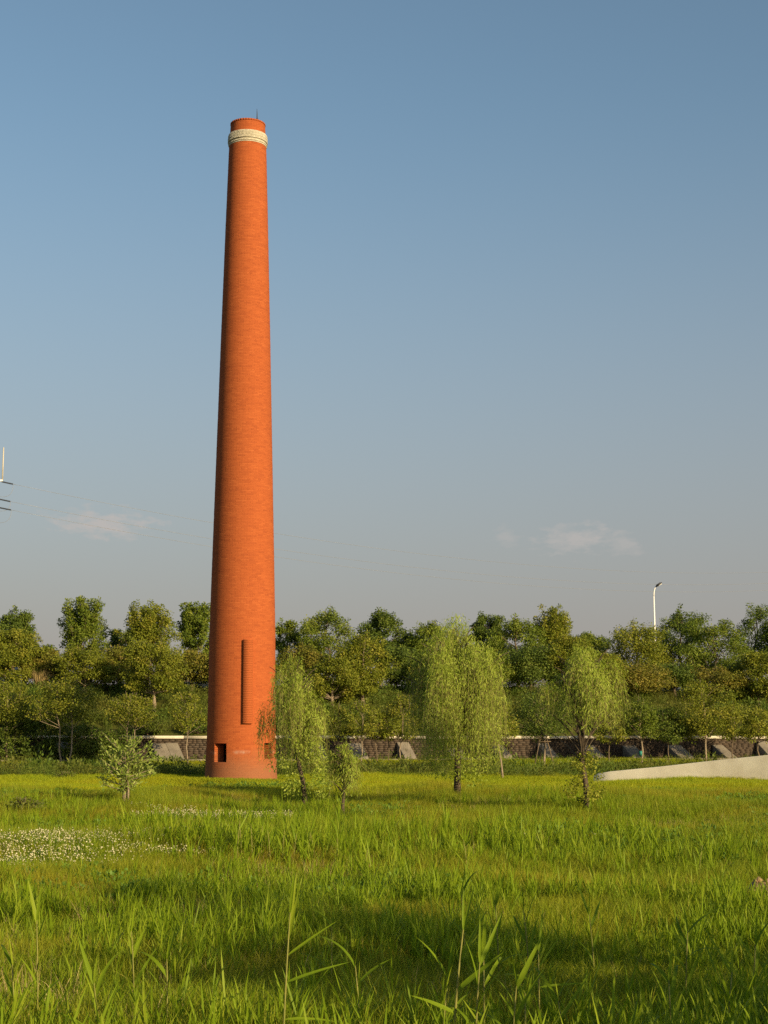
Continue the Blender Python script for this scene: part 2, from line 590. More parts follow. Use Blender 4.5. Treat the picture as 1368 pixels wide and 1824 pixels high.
# ---------------------------------------------------------------- retaining wall with coping and buttresses
def build_wall():
    rng = np.random.default_rng(11)
    w = thing('retaining_wall', 'low brown retaining wall with pale coping along the foot of the embankment', 'wall', tuple(wpt(0, 0, 0)))
    org = wpt(0, 0, 0)
    P = lambda s, d, z: wpt(s, d, z) - org
    mb = MB()
    mb.box(P(5, 0.27, 0.86), (96, 0.40, 1.72), WAX, 0.2)
    link('wall_core', mb.mesh('wall_core'), MT['rubble'], w)
    # rough facing stones, told apart only in patches
    mb = MB()
    for r in range(10):
        s = -43.0 + rng.uniform(0, 0.4)
        while s < 53:
            L = rng.uniform(0.18, 0.42)
            mb.box(P(s + L / 2, 0.06 + rng.uniform(-0.012, 0.012), 0.67 + r * 0.107), (L - 0.012, 0.08, 0.098), WAX, rng.random())
            s += L
    o = link('facing_stones', mb.mesh('facing_stones'), MT['rubble'], w)
    o['kind'] = 'stuff'
    mesh = None
    for k in range(32):
        if mesh is None:
            mb = MB()
            mb.box((0, 0, 0), (2.98, 0.62, 0.15), WAX)
            mesh = mb.mesh('coping_slab')
        o = link('coping_slab', mesh, MT['coping'], w, tuple(P(-42 + k * 3, 0.22, 1.80 + rng.uniform(-0.012, 0.012))))


build_wall()


def buttress(s, label, wid=0.72, lean=0.30, hh=0.82, runout=1.15):
    """sloping concrete buttress that runs out from the wall foot"""
    b = wpt(s, 0, 0)
    rng = np.random.default_rng(int(s * 100) % 9999)
    mb = MB()
    v = []
    z0 = 0.60
    n = 5
    for k in range(n):
        f = k / (n - 1)
        d = -0.02 - f * runout
        zt = z0 + hh * (1 - f) + 0.10 + rng.uniform(-0.01, 0.01)
        sh = lean * f
        for (sx, z) in ((-wid / 2, z0 - 0.2), (wid / 2, z0 - 0.2), (wid / 2, zt), (-wid / 2, zt)):
            v.append(wpt(s + sx + sh, d, z) - b)
    fs = []
    for k in range(n - 1):
        a = k * 4
        for e in range(4):
            fs.append([a + e, a + (e + 1) % 4, a + 4 + (e + 1) % 4, a + 4 + e])
    fs += [[3, 2, 1, 0], [(n - 1) * 4 + e for e in range(4)]]
    mb.add(v, [fs], 0.5)
    o = link('concrete_buttress', mb.mesh('concrete_buttress'), MT['concrete'], loc=tuple(b))
    m = o.modifiers.new('bevel', 'BEVEL')
    m.width = 0.02
    m.segments = 2
    tag(o, label, 'buttress', 'concrete buttresses along the retaining wall')


def s_at(u, v=1345):
    d = ray(u, v)
    k = d.x / d.y
    y = WX0 / (1 - WS * k)
    return k * y * WLEN


for (u, lab) in ((14, 'squat concrete buttress beside the dark bushes'),
                 (108, 'concrete buttress behind the forked sapling with two pale stems'),
                 (283, 'concrete buttress of a close pair near the brick chimney, farther from it'),
                 (305, 'concrete buttress of a close pair near the brick chimney, closer to it'),
                 (560, 'concrete buttress screened by the slender willow beside the chimney'),
                 (630, 'concrete buttress between the slender willow and the big willow'),
                 (717, 'small concrete buttress just beside the foliage of the big willow'),
                 (806, 'concrete buttress screened by the big weeping willow'),
                 (886, 'concrete buttress beside the thin pale sapling past the big willow'),
                 (966, 'concrete buttress behind the staked tree'),
                 (1046, 'concrete buttress screened by the narrow weeping willow'),
                 (1120, 'concrete buttress behind the tree with a green tag on its trunk'),
                 (1200, 'concrete buttress above the thin end of the cream wall'),
                 (1278, 'concrete buttress beside the dark olive tree behind the cream wall'),
                 (1356, 'concrete buttress behind the highest part of the cream wall')):
    bq = random.Random(u)
    buttress(s_at(u), lab, bq.uniform(0.58, 0.82), bq.uniform(0.2, 0.4), bq.uniform(0.66, 0.92), bq.uniform(1.0, 1.3))


# ---------------------------------------------------------------- brick chimney
def radial_normals(me, lean=0.035):
    me.polygons.foreach_set('use_smooth', np.ones(len(me.polygons), dtype=bool))
    co = np.zeros(len(me.vertices) * 3, dtype=np.float32)
    me.vertices.foreach_get('co', co)
    co = co.reshape(-1, 3)
    nn = co * [1, 1, 0]
    nn /= np.linalg.norm(nn, axis=1)[:, None] + 1e-9
    nn[:, 2] = lean
    nn /= np.linalg.norm(nn, axis=1)[:, None]
    me.normals_split_custom_set_from_vertices([tuple(map(float, q)) for q in nn])
    return me


def build_chimney():
    rng = np.random.default_rng(3)
    cx, cy = gnd(429, 1391)
    cx *= (cy + 1.45) / cy
    cy += 1.45
    root = thing('brick_chimney', 'tall tapering red brick chimney with a cream band below its rim', 'chimney', (cx, cy, 0))
    root.rotation_euler = (0, -0.0026, 0)
    Yc = cy
    px = Yc / FPX / 0.998                       # metres per photo pixel at the axis

    def zv(v):                                  # height on the front surface
        return zat(v, Yc - (0.86 if v < 300 else 1.42), 429)
    ztop = zv(211)
    # measured silhouette: (v, half width in px)
    prof = [(1391, 63.8), (1370, 62.5), (1325, 60.4), (1250, 58.7), (1130, 57.6), (1000, 54.2), (800, 48.6), (600, 43.0), (400, 37.0), (265, 32.6), (215, 29.3)]
    pz_ = np.array([zat(v, Yc, 429) for v, _ in prof])
    # distance to axis along ray grows with elevation
    pr_ = np.array([w * px * ray(429, 1391).y / ray(429, v).y for v, w in prof])
    o_ = np.argsort(pz_)
    pz_, pr_ = pz_[o_], pr_[o_]
    pz_[0] = 0

    def rad(z):
        return np.interp(z, pz_, pr_)
    # openings: (angle from the camera-facing direction, + is right), z range
    ops = [(R(-48.5), R(-24.0), 0.76, 1.53), (R(41.0), R(61.0), 0.88, 1.54)]
    FR = -math.pi / 2 + math.atan2(cx, cy) * -1  # facing the camera

    def pos(a, r, z):
        return (r * math.cos(FR + a), r * math.sin(FR + a), z)
    # --- shaft core (mortar) with real openings, walls 0.45 thick, open flue
    ca = sorted(set(list(np.linspace(-math.pi, math.pi, 97)[:-1]) + [x for o in ops for x in o[:2]]))
    cz = sorted(set(list(np.linspace(0, ztop, 60)) + [x for o in ops for x in o[2:]]))

    def inside(a, z):
        return any(o[0] < a < o[1] and o[2] < z < o[3] for o in ops)
    mb = MB()
    na = len(ca)
    vo, vi = [], []
    for z in cz:
        r = float(rad(z)) - 0.004
        ri = max(r - 0.5, 0.32)
        for a in ca:
            vo.append(pos(a, r, z))
            vi.append(pos(a, ri, z))
    nO = len(vo)
    fo = []
    for k in range(len(cz) - 1):
        for a in range(na):
            a2 = (a + 1) % na
            am = ca[a] + ((ca[a2] - ca[a]) % (2 * math.pi)) / 2
            if inside(am, (cz[k] + cz[k + 1]) / 2):
                continue
            fo.append([k * na + a, k * na + a2, (k + 1) * na + a2, (k + 1) * na + a])
    kt = len(cz) - 1
    rim = [[kt * na + a, kt * na + (a + 1) % na, nO + kt * na + (a + 1) % na, nO + kt * na + a] for a in range(na)]
    mb.add(vo + vi, [fo, rim], 0.5)
    link('shaft_core', radial_normals(mb.mesh('shaft_core')), MT['mortar'], root)
    mb = MB()
    fi = []
    for k in range(len(cz) - 1):
        for a in range(na):
            a2 = (a + 1) % na
            am = ca[a] + ((ca[a2] - ca[a]) % (2 * math.pi)) / 2
            if inside(am, (cz[k] + cz[k + 1]) / 2):
                continue
            fi.append([k * na + a, (k + 1) * na + a, (k + 1) * na + a2, k * na + a2])
    mb.add(vi, [fi], 0.5)
    link('flue_lining', mb.mesh('flue_lining'), MT['soot'], root)
    # --- jambs of each opening, brick-faced reveals
    for (a0, a1, z0, z1) in ops:
        mb = MB()
        ro = float(rad((z0 + z1) / 2)) + 0.004
        ri = ro - 0.5
        e = 0.004
        nseg = 9
        for kk in range(nseg):
            za, zb = z0 + (z1 - z0) * kk / nseg, z0 + (z1 - z0) * (kk + 1) / nseg - 0.012
            for a in (a0 + e, a1 - e):
                mb.add([pos(a, ro, za), pos(a, ri, za), pos(a, ri, zb), pos(a, ro, zb)], [[[0, 1, 2, 3]]], rng.random())
        for z in (z0 + e, z1 - e):
            for kk in range(5):
                b0, b1 = a0 + (a1 - a0) * kk / 5, a0 + (a1 - a0) * (kk + 1) / 5
                mb.add([pos(b0, ro, z), pos(b1, ro, z), pos(b1, ri, z), pos(b0, ri, z)], [[[0, 1, 2, 3]]], rng.random())
        link('flue_opening', mb.mesh('flue_opening'), MT['brick'], root)
    # --- every brick of the shaft
    mb = MB()
    ch = 0.0725
    nrow = int((ztop - 0.002) / ch)
    V, F, F5, A = [], [], [], []
    cnt = 0
    for k in range(nrow):
        z0 = k * ch + 0.004
        z1 = z0 + ch - 0.009
        zm = (z0 + z1) / 2
        r0, r1 = float(rad(z0)), float(rad(z1))
        nb = max(12, int(round(2 * math.pi * r0 / (0.25 if k % 6 else 0.125))))
        off = (k % 2) * 0.5 + (k * 0.137) % 0.25
        st = 2 * math.pi / nb
        gap = 0.007 / r0
        a_ = (np.arange(nb) + off) * st
        a_ = (a_ + math.pi) % (2 * math.pi) - math.pi
        keep = np.ones(nb, dtype=bool)
        for (b0, b1, y0, y1) in ops:
            if y0 - 0.03 < zm < y1 + 0.03:
                keep &= ~((a_ + st > b0 + 0.002) & (a_ < b1 - 0.002))
        a_ = a_[keep]
        # bricks cut at the opening edges
        L0, L1 = a_ + gap / 2, a_ + st - gap / 2
        for (b0, b1, y0, y1) in ops:
            if y0 - 0.03 < zm < y1 + 0.03:
                lo = np.max((a_ + st)[(a_ + st) <= b0 + 0.002], initial=-9)
                hi = np.min(a_[a_ >= b1 - 0.002], initial=9)
                if b0 - lo > 0.02:
                    L0, L1 = np.append(L0, lo + gap / 2), np.append(L1, b0)
                if hi - b1 > 0.02:
                    L0, L1 = np.append(L0, b1), np.append(L1, hi - gap / 2)
        n = len(L0)
        pr = rng.uniform(-0.0025, 0.0025, n)
        Lm = (L0 + L1) / 2
        vv = np.zeros((n, 10, 3))
        for q_, (aa, z, r, inn) in enumerate(((L0, z0, r0, 0), (Lm, z0, r0, 0), (L1, z0, r0, 0), (L1, z1, r1, 0), (Lm, z1, r1, 0), (L0, z1, r1, 0),
                                              (L0, z0, r0, 1), (L1, z0, r0, 1), (L1, z1, r1, 1), (L0, z1, r1, 1))):
            rr = (r + pr) if not inn else np.full(n, r - 0.03)
            vv[:, q_, 0] = rr * np.cos(FR + aa)
            vv[:, q_, 1] = rr * np.sin(FR + aa)
            vv[:, q_, 2] = z
        base = (cnt + np.arange(n) * 10)[:, None]
        for f in ((0, 1, 4, 5), (1, 2, 3, 4), (0, 5, 9, 6), (2, 7, 8, 3)):
            F.append(base + np.array(f)[None])
        F5.append(base + np.array((2, 1, 0, 6, 7))[None])
        F5.append(base + np.array((5, 4, 3, 8, 9))[None])
        vr = np.clip(rng.beta(2.2, 1.8, n) + rng.normal(0, 0.02), 0, 1)
        vr[rng.random(n) < 0.05] *= 0.25
        A.append(np.repeat(vr, 10))
        V.append(vv.reshape(-1, 3))
        cnt += n * 10
    me = mesh_from('brickwork', np.concatenate(V), [np.concatenate(F), np.concatenate(F5)], {'var': np.concatenate(A)})
    o = link('brickwork', radial_normals(me), MT['brick'], root)
    o['kind'] = 'stuff'

    # --- cream corbelled band near the top
    def ring_course(zc, h, ro, ri, name, mat, nb, jitter=0.003, par=root):
        mb = MB()
        st = 2 * math.pi / nb
        sh_ = rng.random()
        for b in range(nb):
            a0, a1 = (b + sh_) * st + 0.0015, (b + 1 + sh_) * st - 0.0015
            j_ = rng.uniform(-jitter, jitter)
            mb.add([pos(a0, ro + j_, zc - h / 2), pos(a1, ro + j_, zc - h / 2), pos(a1, ro + j_, zc + h / 2), pos(a0, ro + j_, zc + h / 2),
                    pos(a0, ri, zc - h / 2), pos(a1, ri, zc - h / 2), pos(a1, ri, zc + h / 2), pos(a0, ri, zc + h / 2)],
                   [[[0, 1, 2, 3], [0, 4, 5, 1], [3, 2, 6, 7], [0, 3, 7, 4], [1, 5, 6, 2]]], rng.random())
        return link(name, mb.mesh(name), mat, par)
    zb0, zb1 = zv(250.5), zv(229.5)
    n = 9
    hstep = (zb1 - zb0) / n
    rb = float(rad((zb0 + zb1) / 2))
    # silhouette half widths: 34.5 px for the band, about 33 at its lower lip
    R1 = 34.6 * px * ray(429, 1391).y / ray(429, 240).y
    for k in range(n):
        f = k / (n - 1)
        if k < 2:
            ro = R1 * (0.955 + 0.01 * k)
        elif k == 2:
            ro = R1 * 0.945
        else:
            ro = R1 * (1.0 - 0.025 * max(0, (f - 0.75) / 0.25) - (0.008 if k % 2 else 0))
        ring_course(zb0 + (k + 0.5) * hstep, hstep - 0.016, ro + (0.012 if k % 2 else -0.004), rb - 0.15, 'cream_course', MT['cream_brick'], 88)
    ring_course(zb0 - 0.045, 0.07, R1 * 0.93, rb - 0.15, 'corbel_course', MT['brick'], 44)
    ring_course(ztop + 0.03, 0.07, float(rad(ztop)) + 0.02, float(rad(ztop)) - 0.35, 'rim_course', MT['brick'], 40)
    # --- raised brick strip on the front
    z0, z1 = zv(1289), zv(1136)
    aL = math.asin((432 - 430) / 57.5)
    aR = math.asin((447 - 430) / 57.5)
    nst = int((z1 - z0) / ch)
    mb = MB()
    for k in range(nst):
        za, zb = z0 + k * ch, z0 + (k + 1) * ch - 0.0004
        for (b0, b1) in ((aL, aR),):
            v = []
            for r_ in (0.13, -0.03):
                for (b, z) in ((b0, za), (b1, za), (b1, zb), (b0, zb)):
                    v.append(pos(b, float(rad(z)) + r_, z))
            mb.add(v, [[[0, 1, 2, 3], [0, 4, 5, 1], [3, 2, 6, 7], [0, 3, 7, 4], [1, 5, 6, 2]]], float(rng.uniform(0.45, 0.65)))
    link('raised_brick_strip', mb.mesh('raised_brick_strip'), MT['brick'], root)
    # --- lightning rod
    mb = MB()
    rr = float(rad(ztop)) - 0.12
    a = math.asin(0.62)
    x0, y0, _ = pos(a, rr, 0)
    mb.tube([(x0, y0, ztop - 0.05), (x0, y0, ztop + 0.35), (x0 - 0.01, y0, ztop + 0.62)], [0.028, 0.022, 0.006], 6)
    mb.box((x0, y0, ztop + 0.10), (0.10, 0.10, 0.08))
    link('lightning_rod', mb.mesh('lightning_rod'), MT['darkmetal'], root)


build_chimney()


# ---------------------------------------------------------------- cream tapering wall
def build_wedge():
    x0, y0 = gnd(1058, 1389)
    x1, y1 = gnd(1368, 1393)
    dirv = np.array([x1 - x0, y1 - y0])
    Lv = np.linalg.norm(dirv)
    dirv /= Lv
    nor = np.array([-dirv[1], dirv[0]])
    mb = MB()
    hts = [(0.0, 0.16), (0.25, 0.27), (0.8, 0.36), (1.6, 0.44), (3.0, 0.58), (5.0, 0.81), (Lv, 1.06), (Lv + 3, 1.42), (Lv + 6, 1.80)]
    v = []
    for k, (s, h) in enumerate(hts):
        th = 0.10 if k == 0 else 0.24 if k == 1 else 0.30
        bend = 0.006 * s * s
        for (t_, z) in ((-th, -0.3), (-th + 0.05, h), (th - 0.05, h), (th, -0.3)):
            p = dirv * s + nor * (t_ - bend)
            v.append((p[0], p[1], z))
    n = len(hts)
    fs = []
    for k in range(n - 1):
        a = k * 4
        for e in range(3):
            fs.append([a + e, a + 4 + e, a + 5 + e, a + 1 + e])
    fs += [[0, 1, 2, 3], [(n - 1) * 4 + e for e in (3, 2, 1, 0)]]
    mb.add(v, [fs], 0.5)
    o = link('tapering_wall', mb.mesh('tapering_wall'), MT['whitewall'], loc=(x0, y0, 0))
    m = o.modifiers.new('bevel', 'BEVEL')
    m.width = 0.025
    m.segments = 2
    tag(o, 'long low cream wall in the meadow whose top tapers down to a thin end', 'wall')


build_wedge()

# ---------------------------------------------------------------- leaves and trees
def leaves(P, Dv, L, W, rng, face=None, tipdroop=0.0):
    """rhombic leaf quads: base points P, directions Dv"""
    n = len(P)
    Dv = Dv / (np.linalg.norm(Dv, axis=1)[:, None] + 1e-9)
    r = rng.normal(size=(n, 3)) if face is None else face
    Sv = np.cross(Dv, r)
    Sv /= np.linalg.norm(Sv, axis=1)[:, None] + 1e-9
    L = np.broadcast_to(L, (n,))[:, None]
    W = np.broadcast_to(W, (n,))[:, None]
    mid = P + Dv * L * 0.45
    tip = P + Dv * L
    tip[:, 2] -= tipdroop * L[:, 0]
    v = np.stack([P, mid + Sv * W / 2, tip, mid - Sv * W / 2], 1).reshape(-1, 3)
    f = np.arange(n * 4).reshape(-1, 4)
    return v, f


def bez(a, b, c, n):
    t = np.linspace(0, 1, n)[:, None]
    return (1 - t) ** 2 * a + 2 * t * (1 - t) * b + t * t * c


def env(style, t):
    if style == 'spread':
        return np.clip(1.05 * np.sqrt(np.clip(1 - ((t - 0.35) / 0.72) ** 2, 0, 1)), 0.05, 1)
    if style == 'spiky':
        return np.clip(1.0 - 0.55 * abs(t - 0.5) * 2 * (1.2 if t > .5 else 0.8), 0.25, 1)
    if style == 'cone':
        return np.clip(1.05 - 0.95 * t, 0.08, 1) * (0.6 + 0.4 * min(1, t / 0.15))
    return math.sqrt(max(0.02, 1 - ((t - 0.42) / 0.62) ** 2))


def gen_tree(seed, H, cb, Rr, style, nleaf, ls, trunk_r, stems=1, lean=0.0):
    rng = np.random.default_rng(seed)
    wood = MB()
    ch = H - cb
    clumps = []
    LP, LD = [], []
    for st in range(stems):
        ofs = np.array([0.0, 0.0, 0.0]) if stems == 1 else np.array([(st - (stems - 1) / 2) * 0.22, rng.uniform(-.1, .1), 0])
        tl = rng.normal(0, 0.10, 2) + np.array([lean, 0]) + (ofs[:2] * 1.2)
        m = 9
        tt = np.linspace(0, 1, m)
        wob = np.stack([np.interp(tt, np.linspace(0, 1, 5), np.concatenate([[0], rng.normal(0, 0.05, 4)])) for _ in range(2)], 1) * H * 0.45
        tp = np.zeros((m, 3))
        tp[:, :2] = ofs[:2] + tt[:, None] * tl[None] * H * 0.25 + wob
        tp[:, 2] = tt * H * 0.93
        tp[0, 2] = -0.15
        tr = trunk_r * (1 - 0.9 * tt) + 0.006
        tr[0] *= 1.25
        wood.tube(tp, tr, 7, 0.5)
        nb = int((22 if style != 'sparse' else 14) / math.sqrt(stems))
        g = rng.uniform(0, 6.28)
        for b in range(nb):
            t = (b + rng.uniform(0.1, 0.9)) / nb
            az = g + b * 2.39996 + rng.uniform(-.5, .5)
            r_ = Rr * env(style, t) * rng.uniform(0.62, 1.08)
            ze = cb + t * ch * 0.97
            zs = max(cb * 0.85 + 0.02, ze - (r_ * (0.5 if style == 'spread' else 0.75 if style == 'round' else 1.5)) - 0.05)
            zs = min(zs, H * 0.9)
            s0 = np.array([np.interp(zs, tp[:, 2], tp[:, 0]), np.interp(zs, tp[:, 2], tp[:, 1]), zs])
            e0 = s0 * [1, 1, 0] + np.array([math.cos(az) * r_, math.sin(az) * r_, ze])
            mid = (s0 + e0) / 2 + np.array([math.cos(az) * r_ * 0.15, math.sin(az) * r_ * 0.15, -0.1 * r_ if style == 'spiky' else 0.05])
            cv = bez(s0, mid, e0, 6)
            br = max(0.010, trunk_r * 0.38 * (1 - 0.6 * t))
            wood.tube(cv, np.linspace(br, 0.006, 6), 4, 0.5)
            cr = Rr * rng.uniform(0.20, 0.36)
            clumps.append((e0, cr, e0 - s0))
            clumps.append((cv[4] + rng.normal(0, .15 * Rr, 3) * [1, 1, .6], cr * 0.9, e0 - s0))
            if t < 0.8:
                clumps.append((cv[3] + rng.normal(0, .2 * Rr, 3) * [1, 1, .6], cr * 0.8, e0 - s0))
            for k in range(2):
                p = cv[rng.integers(2, 5)]
                dv = (e0 - s0) / (np.linalg.norm(e0 - s0) + 1e-6) + rng.normal(0, 0.65, 3)
                dv[2] = abs(dv[2]) * (1.3 if style in ('spiky', 'cone') else 0.5)
                q = p + dv / np.linalg.norm(dv) * r_ * rng.uniform(0.35, 0.7)
                wood.tube(np.array([p, (p + q) / 2 + [0, 0, .03], q]), [br * 0.45, br * .3, 0.004], 3, 0.5)
                clumps.append((q, cr * rng.uniform(0.6, 0.95), q - p))
        if style in ('round', 'spread', 'sparse'):
            for k in range(7):
                az = rng.uniform(0, 6.28)
                r_ = Rr * rng.uniform(0.05, 0.8)
                zt_ = cb + ch * (1.10 - 0.35 * (r_ / Rr) ** 1.5) * rng.uniform(0.88, 1.06)
                b1 = np.array([tl[0] * H * .2 + math.cos(az) * r_, math.sin(az) * r_, zt_])
                b0 = b1 * [0.8, 0.8, 0] + [0, 0, zt_ - ch * rng.uniform(0.2, 0.32)]
                wood.tube(np.array([b0, b1]), [0.014, 0.004], 4, 0.5)
                for f in (0.35, 0.7, 1.0):
                    clumps.append((b0 + (b1 - b0) * f, Rr * 0.15 * (1.2 - 0.5 * f), b1 - b0))
        if style == 'spiky':
            clumps = [(c_, q_ * 0.62, d_) for c_, q_, d_ in clumps]
            for k in range(15):
                az = rng.uniform(0, 6.28)
                r_ = Rr * rng.uniform(0.1, 0.85)
                b0 = np.array([tl[0] * H * .2 + math.cos(az) * r_ * 0.45, math.sin(az) * r_ * 0.45, cb + ch * 0.25])
                b1 = np.array([tl[0] * H * .2 + math.cos(az) * r_, math.sin(az) * r_, cb + ch * rng.uniform(0.72, 1.03)])
                wood.tube(np.array([b0, (b0 + b1) / 2, b1]), [0.02, 0.012, 0.005], 4, 0.5)
                for f in np.linspace(0.3, 1, 6):
                    clumps.append((b0 + (b1 - b0) * f, Rr * 0.17 * (1.25 - 0.6 * f), b1 - b0))
    w = np.array([c[1] ** 2 for c in clumps])
    w = w / w.sum()
    sparse = 0.55 if style == 'sparse' else 1.0
    Vv, Ff, Aa = [], [], []
    n0 = 0
    for (c, cr, dv), wi in zip(clumps, w):
        n = max(6, int(nleaf * wi * sparse))
        u = rng.normal(size=(n, 3))
        u /= np.linalg.norm(u, axis=1)[:, None]
        rad = cr * rng.random(n) ** 0.38
        P = c + u * rad[:, None] * [1.15, 1.15, 0.85 if style != 'spiky' else 1.1]
        P += rng.normal(0, cr * 0.12, (n, 3))
        Dv = u * 0.7 + rng.normal(0, 0.6, (n, 3)) + [0, 0, -0.15 if style != 'spiky' else 0.35]
        face = rng.normal(0, 0.38, (n, 3)) + [0, 0, 0.45] + u * 1.0
        L = ls * rng.uniform(0.65, 1.25, n)
        v, f = leaves(P, Dv, L, L * rng.uniform(0.5, 0.75, n), rng, face, 0.1)
        Vv.append(v)
        Ff.append(f + n0)
        n0 += len(v)
        base = np.clip(rng.normal(0.5, 0.2), 0.05, 0.95)
        Aa.append(np.repeat(np.clip(base + rng.normal(0, 0.2, n), 0, 1), 4))
    V = np.concatenate(Vv)
    # fit the crown to its measured extent
    top, bot = np.percentile(V[:, 2], 99.7), np.percentile(V[:, 2], 1.0)
    V[:, 2] = cb + (V[:, 2] - bot) * (H - cb) / max(top - bot, 0.05)
    crown = mesh_from('crown', V, [np.concatenate(Ff)], {'var': np.concatenate(Aa)})
    return wood.mesh('trunk', True), crown


def put_tree(name, label, seed, base, H, cb, Rr, style, colour, bark, nleaf, ls, trunk_r, stems=1, lean=0.0, group=None, cat='tree'):
    t = thing(name, label, cat, base, group)
    w, c = gen_tree(seed, H, cb, Rr, style, nleaf, ls, trunk_r, stems, lean)
    link('trunk', w, MT[bark], t)
    link('crown', c, MT[colour], t)
    return t


def bank_base(u, d, v=1250):
    rr = ray(u, v)
    k = rr.x / rr.y
    y = (WX0 + d * WLEN) / (1 - WS * k)
    x = k * y
    z = float(bank(d)) if d > 0.4 else float(hgt(x, y))
    return x, y, z


TREES = [
    # u, vtop, vcrownbottom, width px, d behind wall, style, colour, label
    (25, 1087, 1185, 64, 21, 'round', 'dark', 'dark green tree top behind the olive tree by the dry grass tuft'),
    (75, 1150, 1200, 56, 20, 'round', 'fresh', 'small green tree in the dip left of the spiky tree'),
    (142, 1066, 1178, 100, 20, 'spiky', 'fresh', 'spiky green tree with upswept branches standing clear against the sky'),
    (212, 1122, 1190, 56, 24, 'sparse', 'dark', 'thin dark sapling between the spiky tree and the twiggy tree'),
    (262, 1076, 1180, 106, 19, 'spiky', 'olive', 'olive green tree with bare twigs poking out of its top'),
    (345, 1074, 1170, 74, 23, 'spiky', 'fresh', 'upswept green tree just left of the chimney shaft'),
    (506, 1106, 1205, 62, 22, 'sparse', 'fresh', 'thin see-through tree just right of the chimney shaft'),
    (582, 1088, 1195, 108, 20, 'round', 'fresh', 'broad green tree with a pointed lump on top, behind the slender willow'),
    (672, 1088, 1180, 78, 22, 'round', 'dark', 'rounded dark green tree between the slender and the big willow'),
    (728, 1128, 1200, 50, 23, 'round', 'dark', 'low dark tree in the notch beside the big willow top'),
    (775, 1110, 1205, 95, 21, 'round', 'fresh', 'green tree directly behind the big weeping willow'),
    (868, 1095, 1180, 66, 24, 'round', 'dark', 'dark tree top peeping over the big willow crown'),
    (925, 1102, 1205, 100, 20, 'round', 'fresh', 'rounded green tree between the big willow and the twig-topped tree'),
    (983, 1082, 1190, 86, 22, 'spiky', 'olive', 'olive tree with twig-like shoots on top behind the narrow willow'),
    (1052, 1128, 1215, 76, 22, 'round', 'fresh', 'low green tree in the gap before the street lamp'),
    (1132, 1110, 1215, 116, 17, 'round', 'olive', 'broad olive tree in front of the street lamp pole'),
    (1218, 1088, 1205, 90, 20, 'round', 'dark', 'tall dark green tree just beyond the street lamp'),
    (1275, 1106, 1210, 116, 16, 'round', 'fresh', 'wide green dome-shaped tree beyond the street lamp'),
    (1355, 1078, 1200, 96, 21, 'sparse', 'dark', 'loose dark tree towering over the end of the tree row'),
    (1412, 1095, 1200, 90, 19, 'round', 'fresh', 'green tree past the loose dark tree at the row end'),
    (-35, 1110, 1200, 90, 19, 'round', 'olive', 'olive tree past the dry grass tuft at the row start'),
    # bank crest
    (22, 1122, 1212, 88, 10, 'spread', 'olive', 'olive wide-crowned tree above the dark bushes'),
    (84, 1158, 1212, 60, 10.5, 'round', 'bronze', 'small bronze-leaved tree beside the dry grass tuft'),
    (150, 1155, 1222, 98, 8.5, 'spread', 'olive', 'flat-topped olive tree with a short pale trunk under the spiky tree'),
    (212, 1152, 1235, 84, 10, 'round', 'bronze', 'brownish bushy tree right of the flat-topped olive tree'),
    (276, 1145, 1232, 100, 5.5, 'round', 'olive', 'yellowish olive tree with a long pale trunk down the bank'),
    (340, 1158, 1226, 78, 9.5, 'round', 'bronze', 'bronze-leaved tree in front of the white fence'),
    (402, 1160, 1235, 80, 9, 'round', 'olive', 'olive tree hidden behind the chimney shaft'),
    (538, 1150, 1228, 84, 9, 'round', 'bronze', 'brown-tinged tree behind the slender willow crown'),
    (592, 1172, 1262, 84, 6, 'round', 'olive', 'low olive tree on the slope behind the slender willow'),
    (646, 1132, 1245, 92, 7, 'round', 'olive', 'olive bronze tree with pale trunk between the two biggest willows'),
    (706, 1150, 1238, 76, 10, 'round', 'dark', 'dark bushy tree touching the big willow outline'),
    (785, 1165, 1250, 90, 8, 'round', 'olive', 'olive tree screened by the big willow'),
    (868, 1158, 1245, 78, 9, 'round', 'fresh', 'green tree behind the trailing edge of the big willow'),
    (945, 1150, 1235, 104, 9.5, 'round', 'dark', 'dark olive tree between the big and the narrow willow'),
    (1018, 1132, 1222, 92, 9, 'round', 'olive', 'olive tree behind the top of the narrow willow'),
    (1075, 1165, 1245, 78, 8, 'round', 'olive', 'yellowish tree just right of the narrow willow crown'),
    (1132, 1182, 1255, 116, 8, 'round', 'bronze', 'bronze-tinted tree below the broad olive tree'),
    (1203, 1182, 1262, 84, 9, 'round', 'dark', 'dark leafy tree low on the bank below the lamp'),
    (1290, 1188, 1265, 98, 8, 'round', 'bronze', 'bronze tree below the wide dome-shaped tree'),
    (1352, 1162, 1255, 88, 7, 'round', 'olive', 'olive tree below the loose dark tree'),
    (455, 1170, 1245, 80, 8, 'round', 'olive', 'olive tree behind the chimney and the slender willow edge'),
]


def px_h(v0, v1, Y):
    return (v1 - v0) / FPX * Y


for k, (u, vt, vc, w, d, style, colr, lab) in enumerate(TREES):
    x, y, z = bank_base(u, d)
    H = zat(vt, y, u) - z
    cb = max(0.5, zat(vc, y, u) - z)
    Rr = w * 0.5 / FPX * y * 0.99
    if cb > H * 0.62:
        cb = H * 0.62
    area = Rr * (H - cb)
    put_tree('bank_tree', lab, 100 + k, (x, y, z), H, cb, Rr, style, colr, 'bark_pale' if d < 9 else 'bark_mid',
             int(min(19000, 4200 * area + 2500)), 0.135 if d > 12 else 0.118, 0.07 + 0.012 * H, group='trees on the road embankment')

